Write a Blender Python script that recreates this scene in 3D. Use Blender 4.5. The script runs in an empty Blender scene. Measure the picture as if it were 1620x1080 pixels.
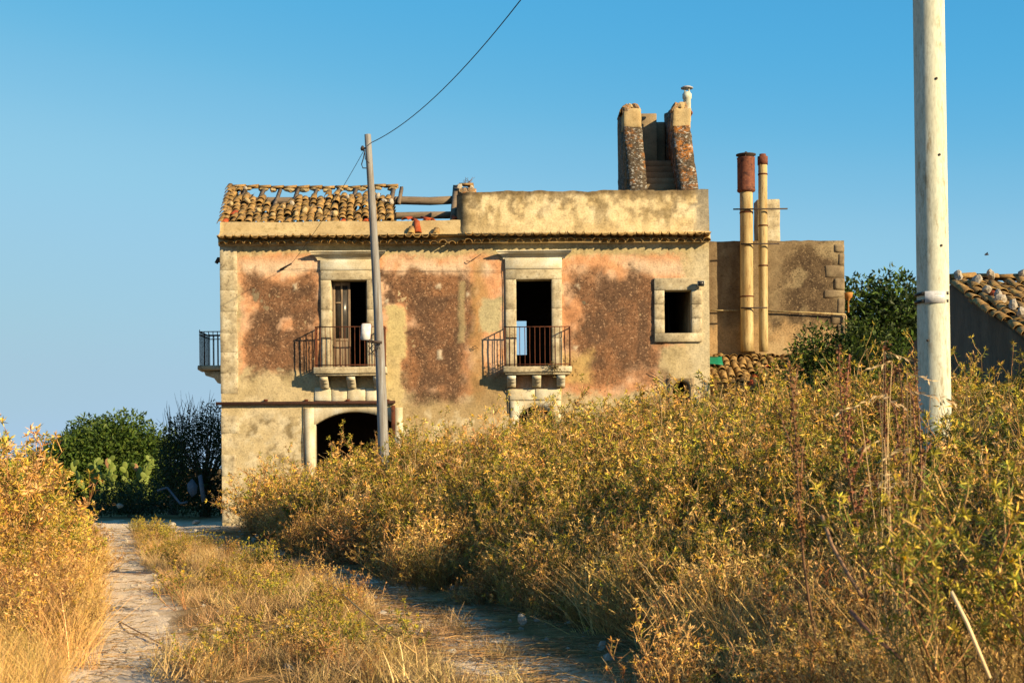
import bpy, bmesh, math, random
import numpy as np
from mathutils import Vector, Matrix, Euler

SC = bpy.context.scene
# ------------------------------------------------------------------ camera / light / exposure
FPX, CX, CY, CAMH = 2250.0, 810.0, 735.0, 1.65       # focal length and horizon in photo pixels, eye height
ROLL = math.radians(0.5)
cr, sr = math.cos(ROLL), math.sin(ROLL)
cam = bpy.data.cameras.new('camera'); camo = bpy.data.objects.new('camera', cam)
SC.collection.objects.link(camo); SC.camera = camo
cam.sensor_width = 36.0; cam.lens = 50.0
cam.shift_y = (CY-540.0)/1620.0
cam.clip_start = 0.1; cam.clip_end = 9000
camo.matrix_world = Matrix(((cr, sr, 0, 0), (0, 0, -1, 0), (-sr, cr, 0, CAMH), (0, 0, 0, 1)))
cam.dof.use_dof = True; cam.dof.focus_distance = 24.0; cam.dof.aperture_fstop = 5.0
SC.cycles.max_bounces = 3; SC.cycles.diffuse_bounces = 2; SC.cycles.transmission_bounces = 3
SC.render.resolution_x = 1024; SC.render.resolution_y = 682

SUN_AZ, SUN_EL = math.radians(127), math.radians(21.5)
W = bpy.data.worlds.new('World'); SC.world = W; W.use_nodes = True
wn = W.node_tree; wn.nodes.clear()
sky = wn.nodes.new('ShaderNodeTexSky'); sky.sky_type = 'NISHITA'; sky.sun_disc = False
sky.sun_elevation = SUN_EL; sky.sun_rotation = SUN_AZ
sky.air_density = 0.7; sky.dust_density = 0.3; sky.ozone_density = 6.0; sky.altitude = 0
hs = wn.nodes.new('ShaderNodeMix'); hs.data_type = 'RGBA'; hs.blend_type = 'MULTIPLY'; hs.inputs[0].default_value = 1.0; hs.inputs[7].default_value = (.2, .13, .1, 1)
bg = wn.nodes.new('ShaderNodeBackground'); bg.inputs['Strength'].default_value = 0.078
wo = wn.nodes.new('ShaderNodeOutputWorld')
tone = wn.nodes.new('ShaderNodeRGBCurve')                      # film-like shoulder so the bright horizon does not go teal
for ch, pts in ((0, ((0, 0), (.128, .08), (.16, .128), (.192, .205), (.244, .295), (.372, .355), (.6, .39), (1, .40))),
                (1, ((0, 0), (.192, .40), (.24, .465), (.278, .52), (.36, .60), (.515, .605), (.7, .585), (1, .585))),
                (2, ((0, 0), (.343, .725), (.42, .755), (.6, .80), (.72, .765), (.82, .72), (1, .71)))):
    cu = tone.mapping.curves[ch]
    while len(cu.points) < len(pts): cu.points.new(.5, .5)
    for q, (x, y) in zip(cu.points, pts): q.location = (x, y); q.handle_type = 'AUTO_CLAMPED'
tone.mapping.extend = 'HORIZONTAL'; tone.mapping.update()
gain = wn.nodes.new('ShaderNodeVectorMath'); gain.operation = 'SCALE'; gain.inputs['Scale'].default_value = 5.78
wn.links.new(sky.outputs[0], hs.inputs[6]); wn.links.new(hs.outputs[2], tone.inputs['Color']); wn.links.new(tone.outputs[0], gain.inputs[0]); wn.links.new(gain.outputs[0], bg.inputs[0]); wn.links.new(bg.outputs[0], wo.inputs[0])
sl = bpy.data.lights.new('sun', 'SUN'); so = bpy.data.objects.new('sun', sl); SC.collection.objects.link(so)
sl.energy = 5.0; sl.angle = math.radians(0.5); sl.color = (1.0, 0.77, 0.46)
tosun = Vector((math.sin(SUN_AZ)*math.cos(SUN_EL), math.cos(SUN_AZ)*math.cos(SUN_EL), math.sin(SUN_EL)))
so.rotation_euler = tosun.to_track_quat('Z', 'Y').to_euler(); so.location = tosun*200
SC.view_settings.view_transform = 'Standard'; SC.view_settings.look = 'None'
SC.view_settings.exposure = 1.15; SC.view_settings.gamma = 1.0; SC.view_settings.use_curve_mapping = False

# ------------------------------------------------------------------ helpers
COL = SC.collection
random.seed(5); RNG = np.random.default_rng(5)
R = random.uniform
def P(px, py, d):
    u, v = (px-CX)/FPX, (CY-py)/FPX
    return Vector((d*(u*cr+v*sr), d, CAMH+d*(-u*sr+v*cr)))
def toph(X, Z, d=40.0):                       # wall point -> photo pixel (only to lay out stains in drawing units)
    a = X/d; b = (Z-CAMH)/d
    return CX+FPX*(a*cr-b*sr), CY-FPX*(a*sr+b*cr)
def rect(x0, y0, x1, y1, d=40.0):             # photo rectangle -> x0,x1,z0,z1 at distance d
    a = P(x0, (y0+y1)/2, d); b = P(x1, (y0+y1)/2, d); c = P((x0+x1)/2, y0, d); e = P((x0+x1)/2, y1, d)
    return a.x, b.x, e.z, c.z
def lin(c):
    c = np.asarray(c, float)/255.0
    return np.where(c <= .04045, c/12.92, ((c+.055)/1.055)**2.4)
KL = np.array([1.0, .82, .58])*1.66
def A(r, g, b): return np.clip(lin((r, g, b))/KL, 0.005, .82)

# value noise
_perm = np.random.default_rng(11).random(65536)
def _h(ix, iy, iz=0): return _perm[(ix*374761393+iy*668265263+iz*2147483647) & 65535]
def vnoise(x, y, seed=0):
    x = np.asarray(x, float); y = np.asarray(y, float)
    ix = np.floor(x).astype(np.int64); iy = np.floor(y).astype(np.int64)
    fx = x-ix; fy = y-iy; fx = fx*fx*(3-2*fx); fy = fy*fy*(3-2*fy)
    a = _h(ix, iy, seed); b = _h(ix+1, iy, seed); c = _h(ix, iy+1, seed); d = _h(ix+1, iy+1, seed)
    return (a*(1-fx)+b*fx)*(1-fy)+(c*(1-fx)+d*fx)*fy
def fbm(x, y, seed=0, o=4):
    s = 0; a = .5; n = 0
    for k in range(o):
        s = s+a*vnoise(np.asarray(x)*2**k+17.3*k, np.asarray(y)*2**k-9.1*k, seed+k); n += a; a *= .5
    return s/n
def sst(a, b, x):
    t = np.clip((np.asarray(x, float)-a)/(b-a), 0, 1); return t*t*(3-2*t)

def mesh_fast(name, V, faces, col=None, mats=None, smooth=False, extra=None):
    """faces: list of int arrays (n,k)"""
    me = bpy.data.meshes.new(name)
    V = np.asarray(V, np.float32); me.vertices.add(len(V)); me.vertices.foreach_set('co', V.ravel())
    faces = [np.asarray(f, np.int32) for f in faces if len(f)]
    idx = np.concatenate([f.ravel() for f in faces]); tot = np.concatenate([np.full(len(f), f.shape[1], np.int32) for f in faces])
    st = np.concatenate([[0], np.cumsum(tot)[:-1]]).astype(np.int32)
    me.loops.add(len(idx)); me.loops.foreach_set('vertex_index', idx)
    me.polygons.add(len(tot)); me.polygons.foreach_set('loop_start', st); me.polygons.foreach_set('loop_total', tot)
    if smooth: me.polygons.foreach_set('use_smooth', np.ones(len(tot), bool))
    if col is not None:
        c = np.asarray(col, np.float32)
        if c.shape[1] == 3: c = np.hstack([c, np.ones((len(c), 1), np.float32)])
        at = me.color_attributes.new('Col', 'FLOAT_COLOR', 'POINT'); at.data.foreach_set('color', c.ravel())
    me.update(calc_edges=True); me.validate()
    for m in (mats if isinstance(mats, (list, tuple)) else [mats]):
        if m: me.materials.append(m)
    return me
def link(o, parent=None):
    COL.objects.link(o)
    if parent is not None:
        o.parent = parent
        m = parent
        M = Matrix.Identity(4); chain = []
        while m: chain.append(m); m = m.parent
        for q in reversed(chain): M = M @ q.matrix_parent_inverse @ q.matrix_basis
        o.matrix_parent_inverse = M.inverted()
    return o
def ob(name, me, parent=None, loc=None, rot=None, scale=None):
    o = bpy.data.objects.new(name, me)
    if loc is not None: o.location = loc
    if rot is not None: o.rotation_euler = rot
    if scale is not None: o.scale = scale if hasattr(scale, '__len__') else (scale,)*3
    return link(o, parent)
def tag(o, label, cat, group=None):
    o['label'] = label; o['category'] = cat
    if group: o['group'] = group
    return o
def thing(name, loc, label, cat, group=None):
    o = bpy.data.objects.new(name, None); o.location = loc; o.empty_display_size = .3; COL.objects.link(o)
    return tag(o, label, cat, group)

class MB:
    def __init__(s): s.V = []; s.Q = []; s.T = []; s.C = []; s.n = 0
    def add(s, V, Q=None, T=None, col=(.5, .5, .5)):
        V = np.asarray(V, float).reshape(-1, 3)
        if Q is not None and len(Q): s.Q.append(np.asarray(Q)+s.n)
        if T is not None and len(T): s.T.append(np.asarray(T)+s.n)
        c = np.asarray(col, float)
        if c.ndim == 1: c = np.tile(c[:3], (len(V), 1))
        s.C.append(c[:, :3]); s.V.append(V); s.n += len(V)
    def box(s, x0, x1, y0, y1, z0, z1, col=(.5, .5, .5), jit=0):
        v = np.array([(x, y, z) for z in (z0, z1) for y in (y0, y1) for x in (x0, x1)], float)
        if jit: v += (RNG.random((8, 3))-.5)*jit
        s.add(v, [(0, 2, 3, 1), (4, 5, 7, 6), (0, 1, 5, 4), (2, 6, 7, 3), (0, 4, 6, 2), (1, 3, 7, 5)], None, col)
    def tube(s, pts, r, sides=6, col=(.5, .5, .5), cap=True):
        pts = [Vector(p) for p in pts]; n = len(pts)
        rr = r if hasattr(r, '__len__') else [r]*n
        V = []; up = Vector((0.13, 0.37, .92)).normalized()
        for i, p in enumerate(pts):
            t = (pts[min(i+1, n-1)]-pts[max(i-1, 0)])
            if t.length < 1e-9: t = Vector((0, 0, 1))
            t.normalize(); a = t.cross(up)
            if a.length < 1e-3: a = t.cross(Vector((1, 0, 0)))
            a.normalize(); b = t.cross(a)
            for k in range(sides):
                an = 2*math.pi*k/sides; V.append(p+(a*math.cos(an)+b*math.sin(an))*rr[i])
        Q = [(i*sides+k, i*sides+(k+1) % sides, (i+1)*sides+(k+1) % sides, (i+1)*sides+k) for i in range(n-1) for k in range(sides)]
        T = []
        if cap:
            V += [pts[0], pts[-1]]; m = n*sides
            T = [(m, (k+1) % sides, k) for k in range(sides)]+[(m+1, (n-1)*sides+k, (n-1)*sides+(k+1) % sides) for k in range(sides)]
        s.add([tuple(v) for v in V], Q, T, col)
    def lathe(s, prof, c, sides=20, col=(.5, .5, .5)):
        n = len(prof); V = [(c[0]+r*math.cos(2*math.pi*k/sides), c[1]+r*math.sin(2*math.pi*k/sides), c[2]+z) for r, z in prof for k in range(sides)]
        Q = [(i*sides+k, i*sides+(k+1) % sides, (i+1)*sides+(k+1) % sides, (i+1)*sides+k) for i in range(n-1) for k in range(sides)]
        s.add(V, Q, None, col)
    def ext(s, pts, vec, col=(.5, .5, .5)):
        n = len(pts); p = [Vector(q) for q in pts]; v = Vector(vec)
        V = [tuple(q) for q in p]+[tuple(q+v) for q in p]
        s.add(V, [(i, (i+1) % n, n+(i+1) % n, n+i) for i in range(n)], None, col)
        # caps by fan from polygons stored as n-gons
        s.caps = getattr(s, 'caps', []); s.caps += [[s.n-2*n+i for i in range(n)][::-1], [s.n-n+i for i in range(n)]]
    def leaves(s, pos, d, ln, wd, col, twist=None, fold=.25):
        pos = np.asarray(pos, float); d = np.asarray(d, float); d = d/np.linalg.norm(d, axis=1, keepdims=True).clip(1e-6)
        N = len(pos); r = RNG.normal(size=(N, 3)); a = np.cross(d, r); a /= np.linalg.norm(a, axis=1, keepdims=True).clip(1e-6)
        b = np.cross(d, a); ln = np.broadcast_to(np.asarray(ln, float), (N,))[:, None]; wd = np.broadcast_to(np.asarray(wd, float), (N,))[:, None]
        V = np.empty((N, 4, 3)); mid = pos+d*ln*.45
        V[:, 0] = pos; V[:, 1] = mid+a*wd*.5+b*wd*fold; V[:, 2] = pos+d*ln-b*wd*fold*.6; V[:, 3] = mid-a*wd*.5+b*wd*fold
        col = np.asarray(col, float)
        if col.ndim == 1: col = np.tile(col, (N, 1))
        i = np.arange(N)[:, None]*4
        s.add(V.reshape(-1, 3), i+np.array([[0, 1, 2, 3]]), None, np.repeat(col, 4, axis=0))
    def mesh(s, name, mat, smooth=False, bevel=0, usecol=True):
        F = []
        if s.Q: F.append(np.concatenate(s.Q))
        if s.T: F.append(np.concatenate(s.T))
        for c in getattr(s, 'caps', []): F.append(np.array([c]))
        me = mesh_fast(name, np.concatenate(s.V), F, np.concatenate(s.C) if usecol else None, mat, smooth)
        if bevel:
            bm = bmesh.new(); bm.from_mesh(me); bmesh.ops.recalc_face_normals(bm, faces=bm.faces[:])
            bmesh.ops.bevel(bm, geom=[e for e in bm.edges if len(e.link_faces) == 2 and e.calc_face_angle(0) > .5], offset=bevel, segments=1, affect='EDGES')
            bm.to_mesh(me); bm.free()
        return me
    def build(s, name, mat, parent=None, **k): return ob(name, s.mesh(name, mat, **k), parent)
def boxo(name, x0, x1, y0, y1, z0, z1, mat, parent=None, bevel=.012, jit=0):
    m = MB(); m.box(x0, x1, y0, y1, z0, z1, jit=jit); return m.build(name, mat, parent, bevel=bevel, usecol=False)
def weather(me, amp, sc, cuts=0, seed=0):
    """roughen a mesh: subdivide and push vertices about with noise"""
    bm = bmesh.new(); bm.from_mesh(me)
    if cuts: bmesh.ops.subdivide_edges(bm, edges=bm.edges[:], cuts=cuts, use_grid_fill=True)
    for v in bm.verts:
        c = v.co
        v.co += Vector((float(fbm(c.x*sc+c.y*sc, c.z*sc+3, seed))-.5, float(fbm(c.x*sc+7, c.z*sc+c.y*sc, seed+9))-.5, float(fbm(c.x*sc-c.y*sc, c.z*sc+31, seed+20))-.5))*amp*2
    bm.to_mesh(me); bm.free(); return me

# ------------------------------------------------------------------ materials
def mat_new(name):
    m = bpy.data.materials.new(name); m.use_nodes = True; nt = m.node_tree
    b = nt.nodes['Principled BSDF']; return m, nt, b
def N(nt, t, **k):
    n = nt.nodes.new(t)
    for a, v in k.items(): setattr(n, a, v)
    return n
def noise(nt, scale, detail=5, rough=.6, vec=None):
    n = N(nt, 'ShaderNodeTexNoise'); n.inputs['Scale'].default_value = scale; n.inputs['Detail'].default_value = detail; n.inputs['Roughness'].default_value = rough
    if vec is not None: nt.links.new(vec, n.inputs['Vector'])
    return n.outputs['Fac']
def ramp(nt, fac, stops):
    r = N(nt, 'ShaderNodeValToRGB'); e = r.color_ramp.elements
    while len(e) < len(stops): e.new(.5)
    for i, (p, c) in enumerate(stops):
        e[i].position = p; e[i].color = (*[float(q) for q in (c if hasattr(c, '__len__') else (c,)*3)][:3], 1)
    nt.links.new(fac, r.inputs[0]); return r.outputs[0]
def mix(nt, fac, a, b, mode='MIX'):
    m = N(nt, 'ShaderNodeMix', data_type='RGBA', blend_type=mode)
    for s, v in ((m.inputs[0], fac), (m.inputs[6], a), (m.inputs[7], b)):
        if isinstance(v, (int, float)): s.default_value = v
        elif isinstance(v, (tuple, list, np.ndarray)): s.default_value = (*[float(q) for q in v][:3], 1)
        else: nt.links.new(v, s)
    return m.outputs[2]
def bump(nt, b, h, dist=.02, strength=.6):
    n = N(nt, 'ShaderNodeBump'); n.inputs['Distance'].default_value = dist; n.inputs['Strength'].default_value = strength
    nt.links.new(h, n.inputs['Height']); nt.links.new(n.outputs[0], b.inputs['Normal'])
def objco(nt, gen=False): return N(nt, 'ShaderNodeTexCoord').outputs['Object']
def mottled(name, c1, c2, c3=None, sc=2.0, fine=30.0, rough=.9, bd=.015, spots=None, stretch=None, rnd=.0, metallic=0):
    m, nt, b = mat_new(name); v = objco(nt)
    if stretch:
        mp = N(nt, 'ShaderNodeMapping'); mp.inputs['Scale'].default_value = stretch; nt.links.new(v, mp.inputs[0]); v = mp.outputs[0]
    if rnd:
        oi = N(nt, 'ShaderNodeObjectInfo'); ad = N(nt, 'ShaderNodeVectorMath', operation='ADD'); sc_ = N(nt, 'ShaderNodeVectorMath', operation='SCALE')
        sc_.inputs[0].default_value = (31, 17, 23); nt.links.new(oi.outputs['Random'], sc_.inputs['Scale'])
        nt.links.new(v, ad.inputs[0]); nt.links.new(sc_.outputs[0], ad.inputs[1]); v = ad.outputs[0]
    big = noise(nt, sc, 6, .62, v); fn = noise(nt, fine, 4, .7, v)
    c = ramp(nt, big, [(.32, c1), (.5, c2), (.68, c3 if c3 is not None else c1)])
    c = mix(nt, .55, c, ramp(nt, fn, [(.3, .45), (.55, 1.0), (.8, 1.15)]), 'MULTIPLY')
    if spots is not None:
        sp = noise(nt, sc*4.3, 5, .75, v); c = mix(nt, ramp(nt, sp, [(.55, 0.0), (.66, .85)]), c, spots)
    if rnd:
        hv = N(nt, 'ShaderNodeHueSaturation'); mr = N(nt, 'ShaderNodeMapRange'); mr.inputs[3].default_value = 1-rnd; mr.inputs[4].default_value = 1+rnd
        nt.links.new(oi.outputs['Random'], mr.inputs[0]); nt.links.new(mr.outputs[0], hv.inputs['Value']); nt.links.new(c, hv.inputs['Color']); c = hv.outputs[0]
    nt.links.new(c, b.inputs['Base Color']); b.inputs['Roughness'].default_value = rough; b.inputs['Metallic'].default_value = metallic
    b.inputs['Specular IOR Level'].default_value = .2
    if bd: bump(nt, b, mix(nt, .5, big, fn), bd)
    return m
def painted(name, spot_col, dark_col, bd=.012):
    """wall plaster: paint colours in Col, alpha = how much of the pitted dark crust"""
    m, nt, b = mat_new(name); v = objco(nt); at = N(nt, 'ShaderNodeAttribute', attribute_name='Col')
    f1 = noise(nt, 17, 3, .75, v); f2 = noise(nt, 19, 5, .8, v); f3 = noise(nt, 2.6, 8, .72, v); f4 = noise(nt, 7.5, 6, .75, v)
    c = mix(nt, .85, at.outputs['Color'], ramp(nt, f3, [(.3, .66), (.5, 1.0), (.7, 1.14)]), 'MULTIPLY')
    c = mix(nt, .75, c, ramp(nt, f2, [(.34, .55), (.5, 1.0), (.66, 1.2)]), 'MULTIPLY')
    c = mix(nt, .6, c, ramp(nt, f4, [(.36, .6), (.47, 1.0), (.7, 1.06)]), 'MULTIPLY')
    for f, lo, hi, col in ((f1, .56, .68, spot_col), (noise(nt, 21, 3, .75, N(nt, 'ShaderNodeVectorMath', operation='ADD').outputs[0]), .53, .62, dark_col)):
        mm = N(nt, 'ShaderNodeMath', operation='MULTIPLY'); nt.links.new(ramp(nt, f, [(lo, 0.0), (hi, .75)]), mm.inputs[0]); nt.links.new(at.outputs['Alpha'], mm.inputs[1])
        c = mix(nt, mm.outputs[0], c, col)
    for q in nt.nodes:
        if q.bl_idname == 'ShaderNodeVectorMath': nt.links.new(v, q.inputs[0]); q.inputs[1].default_value = (5.3, 2.1, 9.7)
    nt.links.new(c, b.inputs['Base Color']); b.inputs['Roughness'].default_value = .95; b.inputs['Specular IOR Level'].default_value = .1
    ad = N(nt, 'ShaderNodeMath', operation='ADD'); nt.links.new(f2, ad.inputs[0]); nt.links.new(f4, ad.inputs[1])
    bump(nt, b, ad.outputs[0], bd, .8); return m
def leafmat(name, tr=.3, rnd=.25, rough=.6):
    m, nt, b = mat_new(name); at = N(nt, 'ShaderNodeAttribute', attribute_name='Col'); oi = N(nt, 'ShaderNodeObjectInfo')
    hv = N(nt, 'ShaderNodeHueSaturation'); mr = N(nt, 'ShaderNodeMapRange'); mr.inputs[3].default_value = 1-rnd; mr.inputs[4].default_value = 1+rnd
    nt.links.new(oi.outputs['Random'], mr.inputs[0]); nt.links.new(mr.outputs[0], hv.inputs['Value']); nt.links.new(at.outputs['Color'], hv.inputs['Color'])
    m2 = N(nt, 'ShaderNodeMath', operation='MULTIPLY'); m2.inputs[1].default_value = 7.31; fr = N(nt, 'ShaderNodeMath', operation='FRACT'); mh = N(nt, 'ShaderNodeMapRange'); mh.inputs[3].default_value = .485; mh.inputs[4].default_value = .51
    nt.links.new(oi.outputs['Random'], m2.inputs[0]); nt.links.new(m2.outputs[0], fr.inputs[0]); nt.links.new(fr.outputs[0], mh.inputs[0]); nt.links.new(mh.outputs[0], hv.inputs['Hue'])
    nt.links.new(hv.outputs[0], b.inputs['Base Color']); b.inputs['Roughness'].default_value = rough; b.inputs['Specular IOR Level'].default_value = .25
    t = N(nt, 'ShaderNodeBsdfTranslucent'); nt.links.new(hv.outputs[0], t.inputs[0]); ms = N(nt, 'ShaderNodeMixShader'); ms.inputs[0].default_value = tr
    out = nt.nodes['Material Output']; nt.links.new(b.outputs[0], ms.inputs[1]); nt.links.new(t.outputs[0], ms.inputs[2]); nt.links.new(ms.outputs[0], out.inputs[0])
    return m

M = {}
M['facade'] = painted('pink_weathered_plaster', A(226, 168, 112), A(78, 52, 34))
M['parapet'] = painted('ochre_plaster', A(150, 118, 70), A(90, 70, 42))
M['annexwall'] = painted('brown_plaster', A(190, 150, 98), A(60, 44, 28))
M['stone'] = mottled('limestone_trim', A(232, 204, 152), A(212, 180, 126), A(166, 138, 94), 2.4, 18, .9, .01, A(128, 104, 70))
M['stonepale'] = mottled('pale_limestone', A(246, 224, 178), A(232, 202, 148), A(205, 172, 118), 1.4, 30, .9, .006)
M['lichen'] = mottled('lichen_stone', A(112, 88, 56), A(160, 122, 74), A(204, 120, 40), 2.0, 12, .95, .04, A(236, 222, 196))
M['tile'] = mottled('lichen_clay_tile', A(196, 152, 76), A(160, 112, 56), A(206, 160, 92), 6, 40, .95, .01, A(96, 68, 40), rnd=.28)
M['tileor'] = mottled('orange_clay_tile', A(206, 92, 40), A(186, 76, 34), A(214, 112, 60), 4, 40, .9, .006, rnd=.15)
M['mortar'] = mottled('cream_mortar', A(222, 182, 116), A(206, 166, 104), A(190, 148, 88), 1.4, 30, .95, .012, A(160, 128, 74))
M['plain'] = mottled('old_plaster', A(190, 156, 104), A(160, 128, 84), A(140, 108, 70), 1.0, 24, .95, .02)
M['inner'] = mottled('dark_interior', (.06, .05, .04), (.08, .065, .05), None, 1.0, 12, .95, .01)  # one dark brown for all the room surfaces
M['wood'] = mottled('weathered_timber', A(120, 92, 62), A(150, 120, 84), A(92, 70, 48), 3, 28, .85, .01, stretch=(.6, 6, 6))
M['doorwood'] = mottled('bleached_door_wood', A(176, 142, 100), A(150, 118, 82), A(120, 92, 64), 3, 30, .8, .004, stretch=(6, 6, .6))
M['polewood'] = mottled('silvered_pole_timber', A(176, 164, 142), A(156, 140, 116), A(128, 108, 84), 3, 40, .7, .004, stretch=(9, 9, .5))
M['glass'] = mottled('dusty_glass', (.03, .03, .03), (.05, .045, .04), None, 2, 20, .25, 0)
M['rust'] = mottled('rusty_iron', A(84, 46, 26), A(116, 60, 32), A(60, 36, 24), 5, 40, .85, .004)
M['rustdark'] = mottled('dark_rusty_steel', A(62, 38, 26), A(84, 50, 32), A(48, 32, 24), 5, 30, .85, .004)
M['rustred'] = mottled('rusted_sheet_steel', A(110, 58, 38), A(140, 76, 46), A(74, 40, 30), 4, 30, .75, .003, A(170, 104, 60))
M['iron'] = mottled('dark_iron', (.035, .028, .024), (.05, .035, .028), None, 5, 40, .7, 0)
M['flue'] = mottled('cream_flue_pipe', A(230, 194, 126), A(210, 170, 102), A(176, 130, 70), 1.2, 26, .85, .004, A(120, 76, 36), stretch=(5, 5, .5))
M['concrete'] = mottled('pale_concrete', A(240, 226, 180), A(226, 208, 160), A(240, 226, 180), 1.6, 26, .8, .003, A(176, 150, 104), stretch=(2, 2, .5))
M['black'] = mottled('black_strap', (.012, .012, .012), (.02, .02, .02), None, 4, 30, .5, 0)
M['white'] = mottled('white_tag_and_reflection', (.56, .56, .56), (.5, .5, .5), None, 3, 20, .35, 0)
M['print'] = mottled('grey_print', (.3, .31, .33), (.3, .31, .33), None, 3, 20, .6, 0)
M['green'] = mottled('green_plastic_sheet', (.006, .13, .07), (.01, .16, .09), None, 3, 20, .5, .004)
M['cable'] = mottled('cable_sheath', (.02, .022, .028), (.03, .03, .035), None, 3, 20, .6, 0)
M['rock'] = mottled('white_limestone', (.42, .38, .31), (.34, .30, .24), (.24, .21, .16), 3, 25, .95, .02)
M['shedwall'] = mottled('dark_grey_render', (.17, .088, .045), (.13, .07, .037), (.21, .115, .06), 1.2, 14, .95, .02, stretch=(1.6, 1.6, .5))
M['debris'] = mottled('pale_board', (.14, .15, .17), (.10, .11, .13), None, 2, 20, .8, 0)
M['terracotta'] = mottled('terracotta', A(214, 140, 62), A(196, 120, 50), None, 3, 20, .8, 0)
M['leaf'] = leafmat('leaf_green', .25, .12)
M['thistle'] = leafmat('thistle_foliage', .18, .35)
M['straw'] = leafmat('dry_straw', .15, .3)
M['bark'] = mottled('bark', (.10, .075, .05), (.14, .11, .08), None, 4, 25, .95, .01)

m, nt, b = mat_new('lichen_crusted_masonry'); v = objco(nt)
c = mix(nt, ramp(nt, noise(nt, 1.5, 5, .65, v), [(.46, 0.0), (.60, 1.0)]), A(104, 82, 54), A(196, 116, 44))
c = mix(nt, ramp(nt, noise(nt, 9, 5, .75, v), [(.47, 0.0), (.56, .9)]), c, A(74, 58, 40))
c = mix(nt, ramp(nt, noise(nt, 11, 3, .7, N(nt, 'ShaderNodeMapping').outputs[0]), [(.54, 0.0), (.64, .8)]), c, A(206, 186, 150))
for q in nt.nodes:
    if q.bl_idname == 'ShaderNodeMapping': nt.links.new(v, q.inputs[0]); q.inputs['Location'].default_value = (4, 7, 2)
nt.links.new(c, b.inputs['Base Color']); b.inputs['Roughness'].default_value = .95; b.inputs['Specular IOR Level'].default_value = .1
bump(nt, b, noise(nt, 10, 5, .75, v), .05, .9); M['cheek'] = m
# ------------------------------------------------------------------ terrain
EDGE_Y = [0, 8, 10.8, 14, 18, 22.5, 28, 32, 36, 40]
EDGE_X = [2.2, 1.9, 1.65, 1.05, -.3, -2.0, -4.0, -5.3, -6.4, -7.4]
LR_Y = [0, 6, 10.8, 14, 17.3, 22.5, 29.7, 35.4, 39, 44, 60]
LR_X = [-1.4, -2.1, -2.97, -3.72, -4.65, -6.1, -8.3, -9.9, -10.9, -12.4, -17]
RR_Y = [0, 6, 11, 16.5, 22.5, 27, 32, 36, 40]
RR_X = [1.0, .75, .15, -1.0, -2.95, -4.7, -6.75, -8.2, -9.5]
def edgex(y): return np.interp(y, EDGE_Y, EDGE_X)
def lrx(y): return np.interp(y, LR_Y, LR_X)
def rrx(y): return np.interp(y, RR_Y, RR_X)
def ground_z(x, y):
    x = np.asarray(x, float); y = np.asarray(y, float)
    near = sst(52, 44, y)*sst(-6, 2, y)
    bank = 1.3*np.clip((x-edgex(y))/6.0, 0, 1)*sst(38.5, 31, y)*sst(40, 20, x)
    lb = .35*sst(.4, 2.5, (lrx(y)-x))*sst(34, 28, y)*sst(-40, -20, x)
    ruts = -.05*np.exp(-((x-lrx(y))/.45)**2)-.06*np.exp(-((x-rrx(y))/.5)**2)
    n = (fbm(x*.7, y*.7, 3)-.5)*.10+(fbm(x*4, y*4, 5, 3)-.5)*.045
    return (bank+lb+ruts*sst(50, 40, y)+n)*near
def dirtmask(x, y):
    n = (fbm(x*1.3, y*1.3, 8)-.5)*.9
    a = sst(.75, .3, np.abs(x-lrx(y))+n*.7); b = sst(.7, .28, np.abs(x-rrx(y))+n*.7)
    c = sst(36.5, 38.5, y+n*2)*sst(-7.2, -8.3, x)*sst(-16, -13, x)*sst(46, 42, y)
    return np.maximum(np.maximum(a, b)*sst(48, 42, y), c)
def spaced(lo, hi, step, far):
    c = list(np.arange(lo, hi+1e-6, step)); s = step; a = lo
    while a > -far: s *= 1.35; a -= s; c.insert(0, a)
    s = step; a = hi
    while a < far: s *= 1.35; a += s; c.append(a)
    return np.array(c)
gx = spaced(-14, 9, .14, 4000); gy = spaced(4, 42, .16, 4000)
GX, GY = np.meshgrid(gx, gy); GZ = ground_z(GX, GY)
far = np.maximum(np.abs(GX), np.abs(GY-25)); GZ = GZ-np.clip((far-70)/500, 0, 1)*1.5
dm = dirtmask(GX, GY)
nx, ny = len(gx), len(gy); ii = (np.arange(ny-1)[:, None]*nx+np.arange(nx-1)[None, :]).ravel()
gcol = np.stack([dm, dm, dm], -1).reshape(-1, 3)
m, nt, b = mat_new('dry_earth'); v = objco(nt); at = N(nt, 'ShaderNodeAttribute', attribute_name='Col')
f1 = noise(nt, 2.2, 6, .65, v); f2 = noise(nt, 24, 5, .7, v)
soil = ramp(nt, f1, [(.3, A(120, 86, 46)), (.5, A(160, 118, 62)), (.7, A(186, 142, 82))])
dirt = ramp(nt, f1, [(.3, (.56, .43, .29)), (.5, (.70, .56, .40)), (.7, (.63, .49, .33))])
c = mix(nt, at.outputs['Fac'], soil, dirt)
c = mix(nt, .7, c, ramp(nt, f2, [(.32, .5), (.5, 1.0), (.75, 1.12)]), 'MULTIPLY')
nt.links.new(c, b.inputs['Base Color']); b.inputs['Roughness'].default_value = 1; b.inputs['Specular IOR Level'].default_value = .05
bump(nt, b, f2, .04, .8); M['ground'] = m
me = mesh_fast('ground', np.stack([GX, GY, GZ], -1).reshape(-1, 3), [np.stack([ii, ii+1, ii+nx+1, ii+nx], -1)], gcol, m, True)
g = ob('ground', me); g['kind'] = 'structure'
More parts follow.
